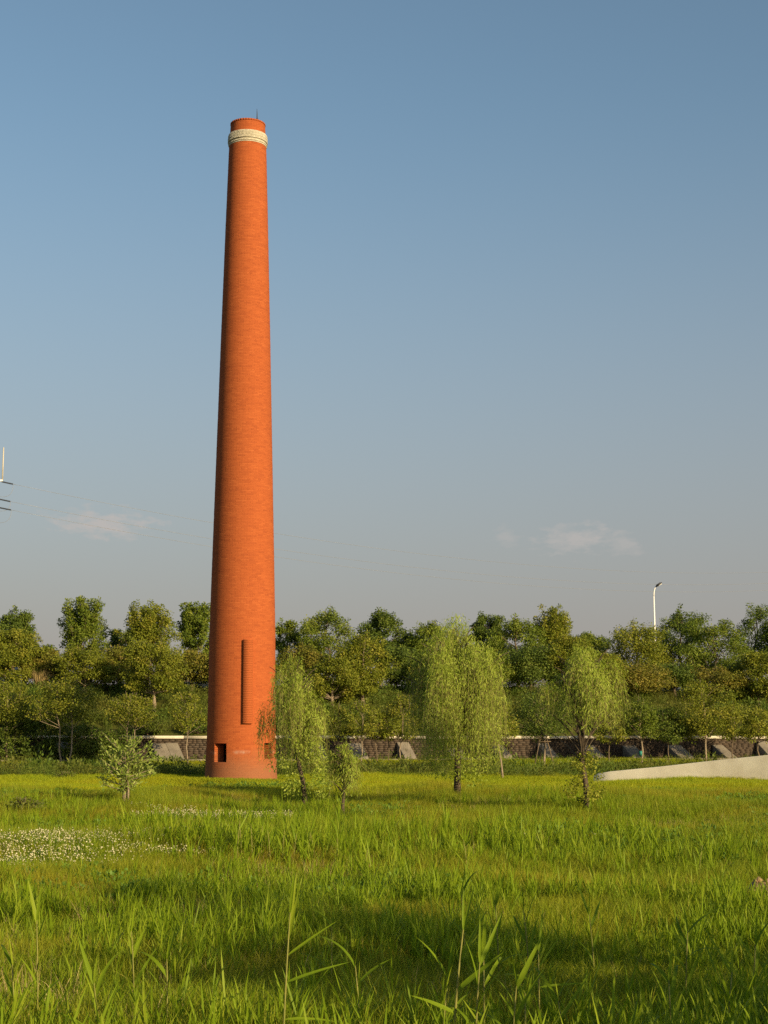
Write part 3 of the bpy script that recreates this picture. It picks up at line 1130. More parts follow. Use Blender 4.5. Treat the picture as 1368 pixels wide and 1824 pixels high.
FRONT = [
    # u, vtop, vcrown bottom, width, vbase, style, colour, bark, stems, trunk r, label
    (12, 1216, 1292, 92, 1352, 'spread', 'olive', 'bark_pale', 1, 0.05, 'olive sapling beside the dark bushes at the bank foot'),
    (116, 1212, 1285, 104, 1374, 'spread', 'olive', 'bark_pale', 2, 0.055, 'forked olive sapling with two long pale stems'),
    (232, 1236, 1292, 84, 1352, 'spread', 'olive', 'bark_pale', 2, 0.045, 'spindly olive sapling behind the small pale leafy sapling'),
    (335, 1232, 1300, 66, 1362, 'sparse', 'olive', 'bark_pale', 1, 0.045, 'lone thin sapling beside the chimney foot'),
    (606, 1258, 1318, 48, 1362, 'sparse', 'olive', 'bark_mid', 1, 0.035, 'thin sapling behind the smallest willow'),
    (641, 1246, 1312, 58, 1372, 'sparse', 'olive', 'bark_pale', 1, 0.045, 'thin pale sapling in front of a buttress between two willows'),
    (672, 1262, 1318, 44, 1360, 'sparse', 'olive', 'bark_mid', 1, 0.030, 'thin reddish sapling before the wall between the willows'),
    (692, 1262, 1318, 46, 1358, 'sparse', 'olive', 'bark_mid', 1, 0.030, 'thin slanting sapling before the wall between the willows'),
    (715, 1240, 1315, 66, 1366, 'sparse', 'olive', 'bark_pale', 1, 0.045, 'wavy-stemmed sapling close to the big willow'),
    (896, 1252, 1316, 72, 1388, 'sparse', 'olive', 'bark_pale', 1, 0.055, 'tall thin sapling with pale stem just past the big willow'),
    (968, 1222, 1312, 108, 1366, 'round', 'dark', 'bark_pale', 1, 0.075, 'dense dark green tree held by wooden stakes'),
    (1085, 1262, 1322, 56, 1362, 'sparse', 'olive', 'bark_mid', 1, 0.035, 'thin sapling beside the narrow willow and the cream wall'),
    (1142, 1246, 1312, 70, 1368, 'round', 'fresh', 'bark_pale', 1, 0.075, 'leafy young tree with a green tag tied round its pale trunk'),
    (1192, 1262, 1322, 66, 1360, 'round', 'dark', 'bark_mid', 1, 0.035, 'thin dark sapling behind the cream wall'),
    (1258, 1212, 1312, 112, 1362, 'round', 'olive', 'bark_pale', 1, 0.075, 'dark olive round-headed tree behind the cream wall'),
    (1305, 1255, 1318, 56, 1358, 'sparse', 'olive', 'bark_mid', 1, 0.035, 'thin sapling among buttresses behind the cream wall'),
    (1356, 1262, 1318, 72, 1360, 'round', 'yellow', 'bark_mid', 1, 0.055, 'bright yellow-green young tree behind the highest part of the cream wall'),
]
for k, (u, vt, vc, w, vb, style, colr, bark, stems, tr, lab) in enumerate(FRONT):
    rd = ray(u, vb)
    for y in np.arange(60.0, 95.0, 0.1):
        x = rd.x / rd.y * y
        if EYE + rd.z / rd.y * y <= float(hgt(x, y)):
            break
    lim = (WX0 - 2.2) / (1 - WS * (x / y))
    if y > lim:
        x, y = x * lim / y, lim
    z = float(hgt(x, y))
    H = zat(vt, y, u) - z
    cb = zat(vc, y, u) - z
    Rr = w * 0.5 / FPX * y * 0.92
    area = Rr * (H - cb)
    t = put_tree('young_tree', lab, 300 + k, (x, y, z), H, cb, Rr, style, colr, bark,
                 int(2800 * area + 1000), 0.10, tr * 0.78, stems, group='young trees at the foot of the embankment')
    if u == 968:
        for (dx, dy) in ((-0.5, -0.2), (0.55, -0.3), (-0.15, 0.5)):
            mb = MB()
            mb.tube([(dx, dy, -0.1), (dx * 0.1, dy * 0.1 - 0.05, 1.9)], 0.028, 6)
            link('support_stake', mb.mesh('support_stake'), MT['bark_mid'], t)
        mb = MB()
        mb.tube([(-0.36, -0.22, 1.25), (0.38, -0.24, 1.27)], 0.022, 6)
        link('cross_brace', mb.mesh('cross_brace'), MT['bark_mid'], t)
    if u == 1142:
        mb = MB()
        th = np.linspace(0, 2 * math.pi, 9)
        mb.tube([(0.0, 0.0, 0.62), (0.0, 0.0, 0.86)], 0.095, 10)
        link('tree_tag', mb.mesh('tree_tag'), MT['green_band'], t)


# ---------------------------------------------------------------- willows in the meadow
def gen_willow(seed, H, cb, Rr, nst, ls, trunk_r, droop=1.0, lean=0.0):
    rng = np.random.default_rng(seed)
    wood = MB()
    twig = MB()
    m = 10
    tt = np.linspace(0, 1, m)
    tp = np.zeros((m, 3))
    tp[:, 0] = lean * tt + np.interp(tt, np.linspace(0, 1, 6), np.concatenate([[0], rng.normal(0, .04, 5)])) * H * 0.3
    tp[:, 1] = np.interp(tt, np.linspace(0, 1, 6), np.concatenate([[0], rng.normal(0, .04, 5)])) * H * 0.3
    tp[:, 2] = tt * H * 0.84
    tp[0, 2] = -0.12
    tr = trunk_r * (1 - 0.85 * tt) + 0.008
    tr[0] *= 1.3
    wood.tube(tp, tr, 8, 0.5)
    V, F, A = [], [], []
    n0 = 0
    nl = 40
    limbs = []
    g = rng.uniform(0, 6.28)
    for b in range(nl):
        t = (b + rng.random()) / nl
        zs = H * (0.30 + 0.5 * t)
        az = g + b * 2.39996
        r_ = Rr * rng.uniform(0.35, 1.0) * (1.0 - 0.25 * t ** 2)
        ze = min(H * rng.uniform(0.90, 0.985), zs + H * rng.uniform(0.10, 0.34) * (1 - 0.3 * t))
        s0 = np.array([np.interp(zs, tp[:, 2], tp[:, 0]), np.interp(zs, tp[:, 2], tp[:, 1]), zs])
        e0 = np.array([s0[0] + math.cos(az) * r_, s0[1] + math.sin(az) * r_, ze])
        c = s0 * 0.4 + e0 * 0.6 + np.array([0, 0, 0.25 * (ze - zs)])
        cv = bez(s0, c, e0, 7)
        wood.tube(cv, np.linspace(trunk_r * 0.33, 0.007, 7), 4, 0.5)
        limbs.append((cv, az))
    boughs = [(0.0, 0.0, 0.55, 1.0)]
    nb_ = 8 if nst > 400 else 5
    for k in range(nb_):
        ba = k * 2.4 + rng.uniform(-.5, .5)
        br_ = rng.uniform(0.35, 0.86)
        boughs.append((math.cos(ba) * br_ * Rr, math.sin(ba) * br_ * Rr, rng.uniform(0.28, 0.50), 1.0 - 0.42 * br_ ** 1.5 * rng.uniform(0.4, 1.5)))
    bw_ = np.array([b_[2] ** 1.6 for b_ in boughs])
    bw_ /= bw_.sum()
    for k in range(nst):
        bx_, by_, bs_, bh_ = boughs[rng.choice(len(boughs), p=bw_)]
        az = rng.uniform(0, 2 * math.pi)
        lob = 1.0 + 0.16 * math.sin(2 * az + seed) + 0.12 * math.sin(5 * az + 2 * seed)
        rr_ = math.sqrt(rng.random()) * rng.uniform(0.75, 1.04)
        r_ = Rr * rr_ * lob * bs_
        zd = cb + (H - cb) * bh_ * (1 - 0.27 * rr_ ** 2.6) * rng.uniform(0.82, 1.0) if rng.random() < 0.78 else cb + (H - cb) * bh_ * rng.uniform(0.3, 0.85)
        zl = cb + (H - cb) * 0.30 * rr_ ** 2 * rng.uniform(0.2, 1.7)
        Ld = max(0.20, (zd - zl) * rng.uniform(0.15, 1.0) * droop)
        m2 = 8
        s = np.linspace(0, 1, m2)
        st = np.zeros((m2, 3))
        r0_ = r_ * rng.uniform(0.25, 0.6)
        hor = r0_ + (r_ - r0_) * (1 - (1 - s) ** 2.4)
        cxl = np.interp(zd, tp[:, 2], tp[:, 0])
        cyl = np.interp(zd, tp[:, 2], tp[:, 1])
        sway = rng.normal(0, 0.07, 2)
        st[:, 0] = cxl + bx_ + math.cos(az) * hor + sway[0] * s ** 2 + np.sin(s * 4 + k) * 0.02
        st[:, 1] = cyl + by_ + math.sin(az) * hor + sway[1] * s ** 2
        rise = (r_ - r0_) * rng.uniform(0.3, 0.9)
        st[:, 2] = zd - rise * (1 - np.clip(s / 0.3, 0, 1)) ** 1.5 - Ld * np.clip((s - 0.2) / 0.8, 0, 1) ** 1.35
        twig.tube(st, np.linspace(0.005, 0.002, m2), 3, 0.5, cap=False)
        n = int(Ld / ls * 1.75) + 5
        ft = 0.12 + 0.88 * rng.random(n) ** 0.85
        P = np.stack([np.interp(ft, s, st[:, q]) for q in range(3)], 1)
        td = np.stack([np.interp(np.clip(ft + .08, 0, 1), s, st[:, q]) for q in range(3)], 1) - P
        td /= np.linalg.norm(td, axis=1)[:, None] + 1e-6
        Dv = td * 0.7 + rng.normal(0, 0.55, (n, 3)) + [0, 0, -0.35 * droop]
        P = P + rng.normal(0, 0.045, (n, 3))
        L = ls * rng.uniform(0.7, 1.3, n)
        fo_ = P * [1, 1, 0]
        fo_ = fo_ / (np.linalg.norm(fo_, axis=1)[:, None] + 0.05) + rng.normal(0, 0.4, (n, 3)) + [0, 0, 0.25]
        v, fc = leaves(P, Dv, L, L * 0.18, rng, fo_, 0.1)
        V.append(v)
        F.append(fc + n0)
        n0 += len(v)
        A.append(np.repeat(np.clip(rng.normal(0.5, .16) + rng.normal(0, 0.2, n), 0, 1), 4))
    V = np.concatenate(V)
    V[:, 2] += (H - np.percentile(V[:, 2], 99.8)) * np.clip(V[:, 2] / H, 0, 1.1)
    return wood.mesh('trunk', True), mesh_from('crown', V, [np.concatenate(F)], {'var': np.concatenate(A)}), twig.mesh('twigs', True)


WILLOWS = [
    # u, vbase, vtop, vcrown bottom, width, strands, trunk r, droop, lean, label
    (544, 1444, 1168, 1405, 122, 560, 0.055, 0.8, -0.42, 'slender feathery willow standing right beside the chimney'),
    (612, 1462, 1318, 1435, 66, 230, 0.035, 0.7, 0.0, 'smallest bushy willow next to the slender willow'),
    (814, 1441, 1104, 1390, 212, 1350, 0.085, 1.0, 0.05, 'big weeping willow with dense trailing branches'),
    (1045, 1460, 1146, 1318, 158, 560, 0.062, 1.0, 0.0, 'narrow weeping willow with a bare stem and leafy tuft low down'),
]
WOBJ = {}
for k, (u, vb, vt, vc, w, nst, tr, droop, lean, lab) in enumerate(WILLOWS):
    x, y = gnd(u, vb)
    z = float(hgt(x, y))
    H = zat(vt, y, u) - z
    cb = zat(vc, y, u) - z
    Rr = w * 0.5 / FPX * y
    t = thing('willow_tree', lab, 'willow', (x, y, z), 'willows in the meadow')
    wd_, cr_, tw_ = gen_willow(500 + k, H, cb, Rr, nst, 0.082, tr, droop, lean)
    link('trunk', wd_, MT['bark_dark'], t)
    co_ = link('crown', cr_, MT['willow'], t)
    link('hanging_twigs', tw_, MT['twig'], co_)['kind'] = 'stuff'
    if u == 1045:                               # leafy tuft on the lower stem
        _, c2 = gen_tree(560, 1.5, 0.3, 0.36, 'sparse', 2400, 0.06, 0.01)
        link('lower_tuft', c2, MT['yellow'], t)['kind'] = 'stuff'
    if u == 814:
        _, c2 = gen_tree(561, 2.0, 0.45, 0.72, 'sparse', 3600, 0.065, 0.01)
        link('lower_tuft', c2, MT['willow'], t)['kind'] = 'stuff'
    if u == 544:
        _, c2 = gen_tree(562, 1.9, 0.3, 0.66, 'sparse', 4200, 0.065, 0.01)
        link('lower_tuft', c2, MT['willow'], t)['kind'] = 'stuff'


# small pale leafy sapling at the left: stiff shoots with large leaves
def build_sapling():
    rng = np.random.default_rng(8)
    u, vb = 220, 1450
    x, y = gnd(u, vb)
    z = float(hgt(x, y))
    px_m = y / FPX
    t = thing('leafy_sapling', 'small pale green sapling with large upright leaves in front of the chimney foot', 'sapling', (x, y, z))
    wood = MB()
    H = zat(1303, y, u) - z
    tp = np.array([(0, 0, -0.1), (0.02, 0, 0.4), (-0.01, 0.02, 0.9), (0.0, 0, H * 0.7)])
    wood.tube(tp, [0.06, 0.05, 0.035, 0.012], 8)
    wood.tube(tp * [1, 1, 0.92] + [0.09, -0.06, 0], [0.03, 0.026, 0.02, 0.008], 6)
    Vl, Fl, Al = [], [], []
    n0 = 0
    for k in range(40):
        az = k * 2.4
        f = (k + .5) / 40
        s0 = np.array([0, 0, 0.30 + f * (H * 0.72 - 0.30)])
        r_ = 55 * px_m * rng.uniform(0.3, 1.15) * (0.45 + 1.6 * f * (1.15 - f) * 1.1)
        zt = s0[2] + rng.uniform(0.12, 0.55) * (0.5 + 0.5 * f)
        e0 = np.array([math.cos(az) * r_, math.sin(az) * r_, min(zt, H * 0.97)])
        c = (s0 + e0) / 2 + np.array([math.cos(az), math.sin(az), 0]) * r_ * .2
        cv = bez(s0, c, e0, 6)
        wood.tube(cv, np.linspace(0.014, 0.004, 6), 4)
        n = int(rng.uniform(20, 66))
        ft = rng.uniform(0.2, 1, n)
        P = np.stack([np.interp(ft, np.linspace(0, 1, 6), cv[:, q]) for q in range(3)], 1) + rng.normal(0, .05, (n, 3))
        Dv = (e0 - s0)[None] * 0.7 + rng.normal(0, 0.30, (n, 3)) + [0, 0, 0.16]
        L = rng.uniform(0.07, 0.13, n)
        v, fc = leaves(P, Dv, L, L * 0.33, rng, None, 0.08)
        Vl.append(v)
        Fl.append(fc + n0)
        n0 += len(v)
        Al.append(np.repeat(rng.random(n), 4))
    link('trunk', wood.mesh('trunk', True), MT['bark_pale'], t)
    link('crown', mesh_from('crown', np.concatenate(Vl), [np.concatenate(Fl)], {'var': np.concatenate(Al)}), MT['sapling'], t)


build_sapling()

# trees beside and behind the camera that throw the long shadows over the meadow
for k, (x, y, H, cb, Rr, lab) in enumerate(((6.3, 6.1, 3.3, 0.2, 1.9, 'bushy willow beside the viewpoint whose shadow falls on the near grass'),
                                            (8.6, 4.8, 5.1, 3.5, 1.3, 'tall thin willow beside the viewpoint with a high crown'),
                                            (17.5, 26.0, 4.2, 1.2, 1.7, 'willow in the meadow beyond the frame beside the cream wall'),
                                            (14.2, 14.2, 2.3, 0.4, 1.3, 'low bushy willow in the meadow beyond the frame'),
                                            (4.6, 5.8, 2.6, 0.1, 1.5, 'low round willow bush close beside the viewpoint'))):
    t = thing('willow_tree', lab, 'willow', (x, y, float(hgt(x, y))), 'willows in the meadow')
    wd_, cr_ = gen_tree(700 + k, H, cb, Rr, 'sparse' if k == 1 else 'round', 1700 if k == 1 else 5200, 0.13, 0.07)
    link('trunk', wd_, MT['bark_dark'], t)
    link('crown', cr_, MT['willow'], t)

# ---------------------------------------------------------------- bushes
BUSHES = [(22, 1238, 1345, 96, 0.9, 'dark', 'large dark bush at the bank foot under the olive sapling'),
          (74, 1268, 1345, 80, -1.9, 'dark', 'dark bush beside the forked sapling'),
          (-40, 1240, 1345, 90, 1.6, 'dark', 'dark bush past the start of the retaining wall'),
          (10, 1285, 1352, 70, -2.0, 'weed', 'low weedy bush beside the squat buttress'),
          (150, 1290, 1352, 80, -1.9, 'weed', 'brownish green bush between the forked sapling and the pale sapling'),
          (200, 1300, 1352, 70, -1.9, 'dark', 'dark bush right behind the pale leafy sapling'),
          (262, 1300, 1350, 56, 1.0, 'weed', 'low green bush over the retaining wall near the close pair of buttresses'),
          (352, 1290, 1352, 60, 1.2, 'dark', 'dark bush squeezed beside the chimney foot'),
          (445, 1290, 1352, 60, 1.2, 'dark', 'dark bush behind the chimney foot'),
          (500, 1262, 1335, 70, 1.8, 'weed', 'green bush behind the slender willow stem'),
          (1170, 1262, 1325, 70, 2.0, 'dark', 'dark bush on the slope below the bronze-tinted tree'),
          (1225, 1270, 1325, 70, 2.0, 'dark', 'dark bush on the slope beside the dark olive round-headed tree')]
for k, (u, vt, vb, w, d, colr, lab) in enumerate(BUSHES):
    x, y, z = bank_base(u, d, 1330)
    z = float(hgt(x, y)) if d < 0.4 else z
    H = zat(vt, y, u) - z
    Rr = w * 0.5 / FPX * y
    put_tree('bush', lab, 800 + k, (x, y, z), max(H, 0.8), 0.1, Rr, 'round', colr, 'bark_mid', int(2600 * Rr * max(H, .8) * 0.6 + 700), 0.12, 0.03,
             group='bushes at the foot of the embankment', cat='bush')
x, y = gnd(116, 1390)
put_tree('bush', 'little round green bush alone in the meadow near the forked sapling', 840, (x, y, float(hgt(x, y))), 0.34, 0.03, 0.46, 'round', 'fresh', 'bark_mid', 900, 0.07, 0.015, cat='bush')
x, y = gnd(40, 1462)
put_tree('bush', 'dark leafy weed clump at the edge of the white clover', 841, (x, y, float(hgt(x, y))), 0.42, 0.03, 0.40, 'round', 'weed', 'bark_mid', 1000, 0.07, 0.015, cat='bush')


# ---------------------------------------------------------------- white fence on the embankment
def build_fence(u0, u1, d, lab):
    x0, y0, z0 = bank_base(u0, d)
    s0 = (np.array([x0, y0, 0]) - WORG) @ WDIR
    x1, y1, _ = bank_base(u1, d)
    s1 = (np.array([x1, y1, 0]) - WORG) @ WDIR
    t = thing('white_fence', lab, 'fence', (x0, y0, z0))
    mesh = post = None
    n = int((s1 - s0) / 0.46)
    for k in range(n):
        if mesh is None:
            mb = MB()
            mb.box((0, 0, 0.62), (0.30, 0.04, 1.1), WAX)
            mesh = mb.mesh('board')
            mb = MB()
            mb.box((0, 0, 0.68), (0.12, 0.12, 1.36), WAX)
            post = mb.mesh('post')
        p = WDIR * (k * 0.46)
        link('board', mesh, MT['whitepaint'], t, tuple(p))
        if k % 6 == 0:
            link('post', post, MT['whitepaint'], t, tuple(p - WDIR * 0.23))
    for zz in (0.30, 0.95):
        mb = MB()
        mb.box(WDIR * (n * 0.23 - .23) + np.array([0, 0, zz]) + WNOR * 0.05, (n * 0.46, 0.05, 0.09), WAX)
        link('rail', mb.mesh('rail'), MT['whitepaint'], t)


build_fence(286, 420, 12.4, 'white board fence on the embankment seen through the trees beside the chimney')
build_fence(-30, 66, 12.4, 'short run of white board fence behind the dry grass tuft')


# ---------------------------------------------------------------- street lamp
def build_lamp():
    x, y, z = bank_base(1165, 24.4, 1080)
    t = thing('street_lamp', 'white street lamp with curved arm and dark head above the trees', 'lamp', (x, y, z))
    zt = zat(1043, y, 1165) - z
    pxm = y / FPX
    mb = MB()
    zb = zat(1062, y, 1165) - z
    mb.tube([(0, 0, -0.1), (0, 0, zb * 0.5), (0, 0, zb)], [0.10, 0.075, 0.055], 12)
    mb.box((0, 0, 0.02), (0.4, 0.4, 0.06))
    link('pole', mb.mesh('pole', True), MT['lamp_white'], t)
    mb = MB()
    a = bez(np.array([0, 0, zb - 0.02]), np.array([0.0, 0, zt - 0.15]), np.array([6.5 * pxm, 0, zt]), 8)
    mb.tube(a, np.linspace(0.05, 0.04, 8), 10)
    link('arm', mb.mesh('arm', True), MT['lamp_white'], t)
    mb = MB()
    c = a[-1] + np.array([0.12, 0, 0.06])
    ax = np.array([[math.cos(.6), 0, math.sin(.6)], [0, 1, 0], [-math.sin(.6), 0, math.cos(.6)]])
    mb.box(c, (0.50, 0.26, 0.10), ax)
    mb.box(c + ax[2] * 0.07, (0.34, 0.18, 0.06), ax)
    o = link('lamp_head', mb.mesh('lamp_head'), MT['darkmetal'], t)
    mb = MB()
    mb.box(c - ax[2] * 0.062 + ax[0] * 0.04, (0.34, 0.20, 0.03), ax)
    link('lens', mb.mesh('lens'), MT['whitepaint'], o)


build_lamp()


# ---------------------------------------------------------------- power line
def build_power():
    ends = []
    for (u, Yp, vtop, arm_v, lab) in ((-26, 150.0, 800, (858, 889, 904), 'white steel power pole with insulators at the picture edge beyond the trees'),
                                      (1520, 262.0, 985, (1000, 1018, 1030), 'far white steel power pole where the wires end')):
        x = xat(u, Yp, 900)
        t = thing('power_pole', lab, 'power pole', (x, Yp, 0))
        zt = zat(vtop, Yp, u)
        pm = Yp / FPX
        mb = MB()
        mb.tube([(0, 0, -0.2), (0, 0, zt * .5), (0, 0, zt - 2.0)], [0.55, 0.42, 0.30], 12)
        link('pole', mb.mesh('pole', True), MT['lamp_white'], t)
        # crossarm carrying the earth-wire peak
        tipx = 29 * pm
        zc = zat(arm_v[0] - 2, Yp, u)
        mb = MB()
        mb.box((tipx / 2, 0, zc), (tipx * 1.05, 0.16, 0.16))
        arm_o = link('crossarm', mb.mesh('crossarm'), MT['lamp_white'], t)
        mb = MB()
        mb.tube([(tipx, 0, zc), (tipx, 0, zat(797, Yp, 3) if u < 0 else zc + 2.5)], [0.07, 0.055], 10)
        link('peak_post', mb.mesh('peak_post', True), MT['coping'], t)
        pts = []
        for q, va in enumerate(arm_v):
            zz = zat(va, Yp, u)
            if q:
                mb = MB()
                mb.box((tipx * 0.42, 0, zz + 0.03), (tipx * 0.86, 0.12, 0.12))
                arm_o = link('crossarm', mb.mesh('crossarm'), MT['lamp_white'], t)
            a = np.array([tipx * (0.96 if q == 0 else 0.82), 0, zz])
            b = np.array([48 * pm - (0.2 if q == 1 else 0.1 if q == 2 else 0), 0.15, zat(va + 4, Yp, u)])
            mb = MB()
            for kk in range(14):
                c0 = a + (b - a) * kk / 14
                c1 = a + (b - a) * (kk + 0.7) / 14
                mb.tube(np.array([c0, c1]), [0.095, 0.05], 8)
            mb.tube(np.array([a, b]), 0.028, 6)
            link('insulator', mb.mesh('insulator'), MT['darkmetal'], arm_o)
            if u < 0:
                mb = MB()
                dz = (26 if q != 1 else 20) * pm
                mb.tube(bez(b, b + np.array([0.1, 0, -dz * 1.15]), np.array([a[0] - 0.5, 0, zz - dz]), 10), 0.016, 5)
                link('jumper_wire', mb.mesh('jumper_wire', True), MT['wire'], t)
            pts.append(b + np.array([x, Yp, 0]))
        ends.append(pts)
    for q, lab in enumerate(('uppermost thin power wire across the sky behind the chimney', 'middle thin power wire across the sky behind the chimney',
                             'lowest thin power wire across the sky behind the chimney')):
        a, b = ends[0][q], ends[1][q]
        s = np.linspace(0, 1, 40)[:, None]
        p = a + (b - a) * s
        p[:, 2] -= 4.5 * 4 * (s * (1 - s))[:, 0]
        mb = MB()
        mb.tube(p - a, 0.015, 5)
        o = link('power_wire', mb.mesh('power_wire', True), MT['wire'], loc=tuple(a))
        tag(o, lab, 'wire', 'power wires')


build_power()


# ---------------------------------------------------------------- heap of dry soil
def soil_heap(u, v, sx, sy, h, lab, seed):
    rng = np.random.default_rng(seed)
    x, y = gnd(u, v)
    n, m = 22, 14
    V, F = [], []
    for a in range(n):
        for b in range(m):
            p, q = (a / (n - 1) * 2 - 1), (b / (m - 1) * 2 - 1)
            r = math.hypot(p, q)
            z = h * max(0.0, 1 - r ** 1.6) * (0.85 + 0.3 * rng.random()) - 0.04
            xx, yy = p * sx, q * sy
            V.append((xx, yy, z + float(hgt(x + xx, y + yy))))
    for a in range(n - 1):
        for b in range(m - 1):
            F.append([a * m + b, (a + 1) * m + b, (a + 1) * m + b + 1, a * m + b + 1])
    t = thing('soil_heap', lab, 'soil heap', (x, y, 0))
    link('heap', mesh_from('heap', V, [np.array(F)], {'var': rng.random(len(V))}), MT['soil'], t)
    for k in range(26):
        a, r = rng.uniform(0, 6.28), rng.random() ** 0.5
        xx, yy = math.cos(a) * r * sx, math.sin(a) * r * sy
        s = rng.uniform(0.02, 0.06)
        mb = MB()
        ico = np.array([[0, 0, 1], [1, 0, 0.1], [0, 1, -0.1], [-1, 0, 0.15], [0, -1, 0], [0, 0, -1]]) * s * rng.uniform(0.6, 1.3, (6, 3))
        mb.add(ico, [[[0, 1, 2], [0, 2, 3], [0, 3, 4], [0, 4, 1], [5, 2, 1], [5, 3, 2], [5, 4, 3], [5, 1, 4]]], rng.random())
        link('clod', mb.mesh('clod'), MT['soil'], t, (xx, yy, float(hgt(x + xx, y + yy)) + h * max(0, 1 - r ** 1.6) * 0.9))


soil_heap(1352, 1582, 0.36, 0.5, 0.27, 'small heap of dry brown soil in the grass before the cream wall', 21)
soil_heap(-4, 1452, 0.55, 0.8, 0.15, 'bare brown soil patch at the edge of the white clover', 22)


# ---------------------------------------------------------------- reeds
def leaf_mesh(seed, bend, fold=0.3):
    """one reed leaf of length 1 along +X, curving down, folded at the midrib"""
    n = 9
    V = []
    for k in range(n):
        t = k / (n - 1)
        w = 0.042 * (min(1, 0.35 + t * 4) * (1 - t ** 2.2) ** 0.9) + 0.001
        ang = bend * t
        x = (math.sin(bend * t) / bend) if abs(bend) > 1e-3 else t
        z = -((1 - math.cos(bend * t)) / bend) if abs(bend) > 1e-3 else 0
        V += [(x, -w, z + w * fold), (x, 0, z), (x, w, z + w * fold)]
    F = []
    for k in range(n - 1):
        a = k * 3
        F += [[a, a + 3, a + 4, a + 1], [a + 1, a + 4, a + 5, a + 2]]
    rng = np.random.default_rng(seed)
    return mesh_from('leaf', V, [np.array(F)], {'var': np.full(len(V), rng.random())}, True)


LEAFM = [leaf_mesh(k, b) for k, b in enumerate((0.05, 0.35, 0.7, 1.3, 1.9))]
for me in LEAFM:
    me.materials.append(MT['reed'])


def reed(u, Yr, vtop, label, specs=None, seed=0, group='reeds standing above the near grass', lean=0.0, sr=0.006, n=6):
    rng = np.random.default_rng(seed)
    x = xat(u, Yr, 1750)
    z0 = float(hgt(x, Yr))
    H = zat(vtop, Yr, u) - z0
    t = thing('reed', label, 'reed', (x, Yr, z0), group)
    hs = H * 0.80
    pts = np.array([(0, 0, -0.05), (lean * .25, 0, hs * .35), (lean * 0.55, 0, hs * .7), (lean * 0.9, 0, hs)])
    mb = MB()
    mb.tube(pts, [sr, sr * .9, sr * .75, sr * .45], 6)
    link('stem', mb.mesh('stem', True), MT['reed_stem'], t)
    if specs is None:
        specs = []
        side = rng.choice((-1, 1))
        for k in range(n):
            f = 0.25 + 0.72 * k / (n - 1)
            side = -side
            specs.append((f, (0 if side > 0 else 180) + rng.uniform(-50, 50), rng.uniform(48, 80) + 5 * f, rng.uniform(0.20, 0.34), int(rng.integers(0, 4)), rng.uniform(0.7, 1.1)))
        specs.append((1.0, rng.uniform(0, 360), 82, H * 0.22 + 0.04, 0, 0.8))
    for (f, az, elv, L, mi, wsc) in specs:
        p = np.array([np.interp(f * hs, pts[:, 2], pts[:, q]) for q in range(3)])
        o = link('leaf', LEAFM[mi], None, t, tuple(p))
        o.rotation_euler = (R(rng.uniform(25, 75)) * math.cos(R(az)) + rng.uniform(-.3, .3), -R(elv), R(az))
        o.scale = (L, L * wsc * (0.30 / max(L, 0.15)) ** 0.5, L)


reed(503, 8.0, 1552, 'tall lone reed whose three broad leaves all reach out to the same side',
     [(0.93, 40, 80, 0.26, 0, 0.9), (0.84, 20, 78, 0.24, 0, 1.0), (0.74, 12, 34, 0.31, 0, 0.75), (0.58, -8, 22, 0.34, 1, 0.6), (0.36, 5, 4, 0.27, 1, 0.8), (0.99, 0, 84, 0.24, 0, 0.7)],
     1, lean=0.04)
reed(800, 7.9, 1585, 'reed with big upswept leaves and a yellow stem in front of the big willow',
     [(0.96, 20, 76, 0.26, 0, 0.9), (0.80, -15, 62, 0.30, 0, 1.15), (0.62, -12, 40, 0.30, 0, 1.15), (0.48, 190, 28, 0.24, 1, 1.1), (0.45, 160, -35, 0.22, 1, 1.0), (0.30, -30, 50, 0.24, 1, 0.9), (1.0, 80, 84, 0.2, 0, 0.7)],
     2, lean=0.08, sr=0.008)
reed(862, 8.1, 1640, 'reed with a drooping bent leaf beside the reed with upswept leaves',
     [(0.98, 70, 82, 0.22, 0, 1.1), (0.75, 15, 60, 0.34, 4, 0.7), (0.52, 185, 38, 0.10, 1, 1.0), (0.40, 210, 55, 0.22, 0, 1.0), (0.35, 185, -32, 0.30, 0, 1.2)], 3)
reed(960, 8.6, 1640, 'slim reed with one long level leaf over the shaded grass',
     [(0.98, 40, 80, 0.26, 0, 0.6), (0.70, 0, 8, 0.30, 1, 0.55), (0.72, 170, 30, 0.26, 3, 0.6), (0.86, 30, 48, 0.26, 0, 0.5), (0.9, 60, 42, 0.28, 0, 0.5)], 4)
reed(935, 8.2, 1725, 'short reed with a fan of bright yellow-green leaves in front of the shaded grass', None, 5)
reed(70, 9.4, 1590, 'tall reed with dry yellow stem in front of the white clover', None, 6, lean=-0.03)
RL = 'slender green reed shoot standing in the sunlit near grass'
rr = random.Random(4)
for k, (u, Yr, vt) in enumerate(((30, 8.8, 1680), (182, 8.4, 1715), (300, 9.0, 1670), (645, 8.7, 1680),
                                 (1010, 8.2, 1745), (1195, 8.3, 1700), (1290, 8.8, 1690), (1338, 9.4, 1640), (1220, 10.5, 1625),
                                 (240, 10.6, 1625), (590, 11.2, 1620), (890, 11.5, 1575), (1060, 12.0, 1600), (945, 11.0, 1580), (830, 12.4, 1560), (782, 8.0, 1690), (842, 7.8, 1655), (908, 8.0, 1710))):
    reed(u, Yr, vt, RL if u < 700 else 'slender green reed shoot standing in or beside the shaded grass', None, 40 + k, n=5, lean=rr.uniform(-.06, .06))
RM = 'taller reed of the patch beyond the white clover'
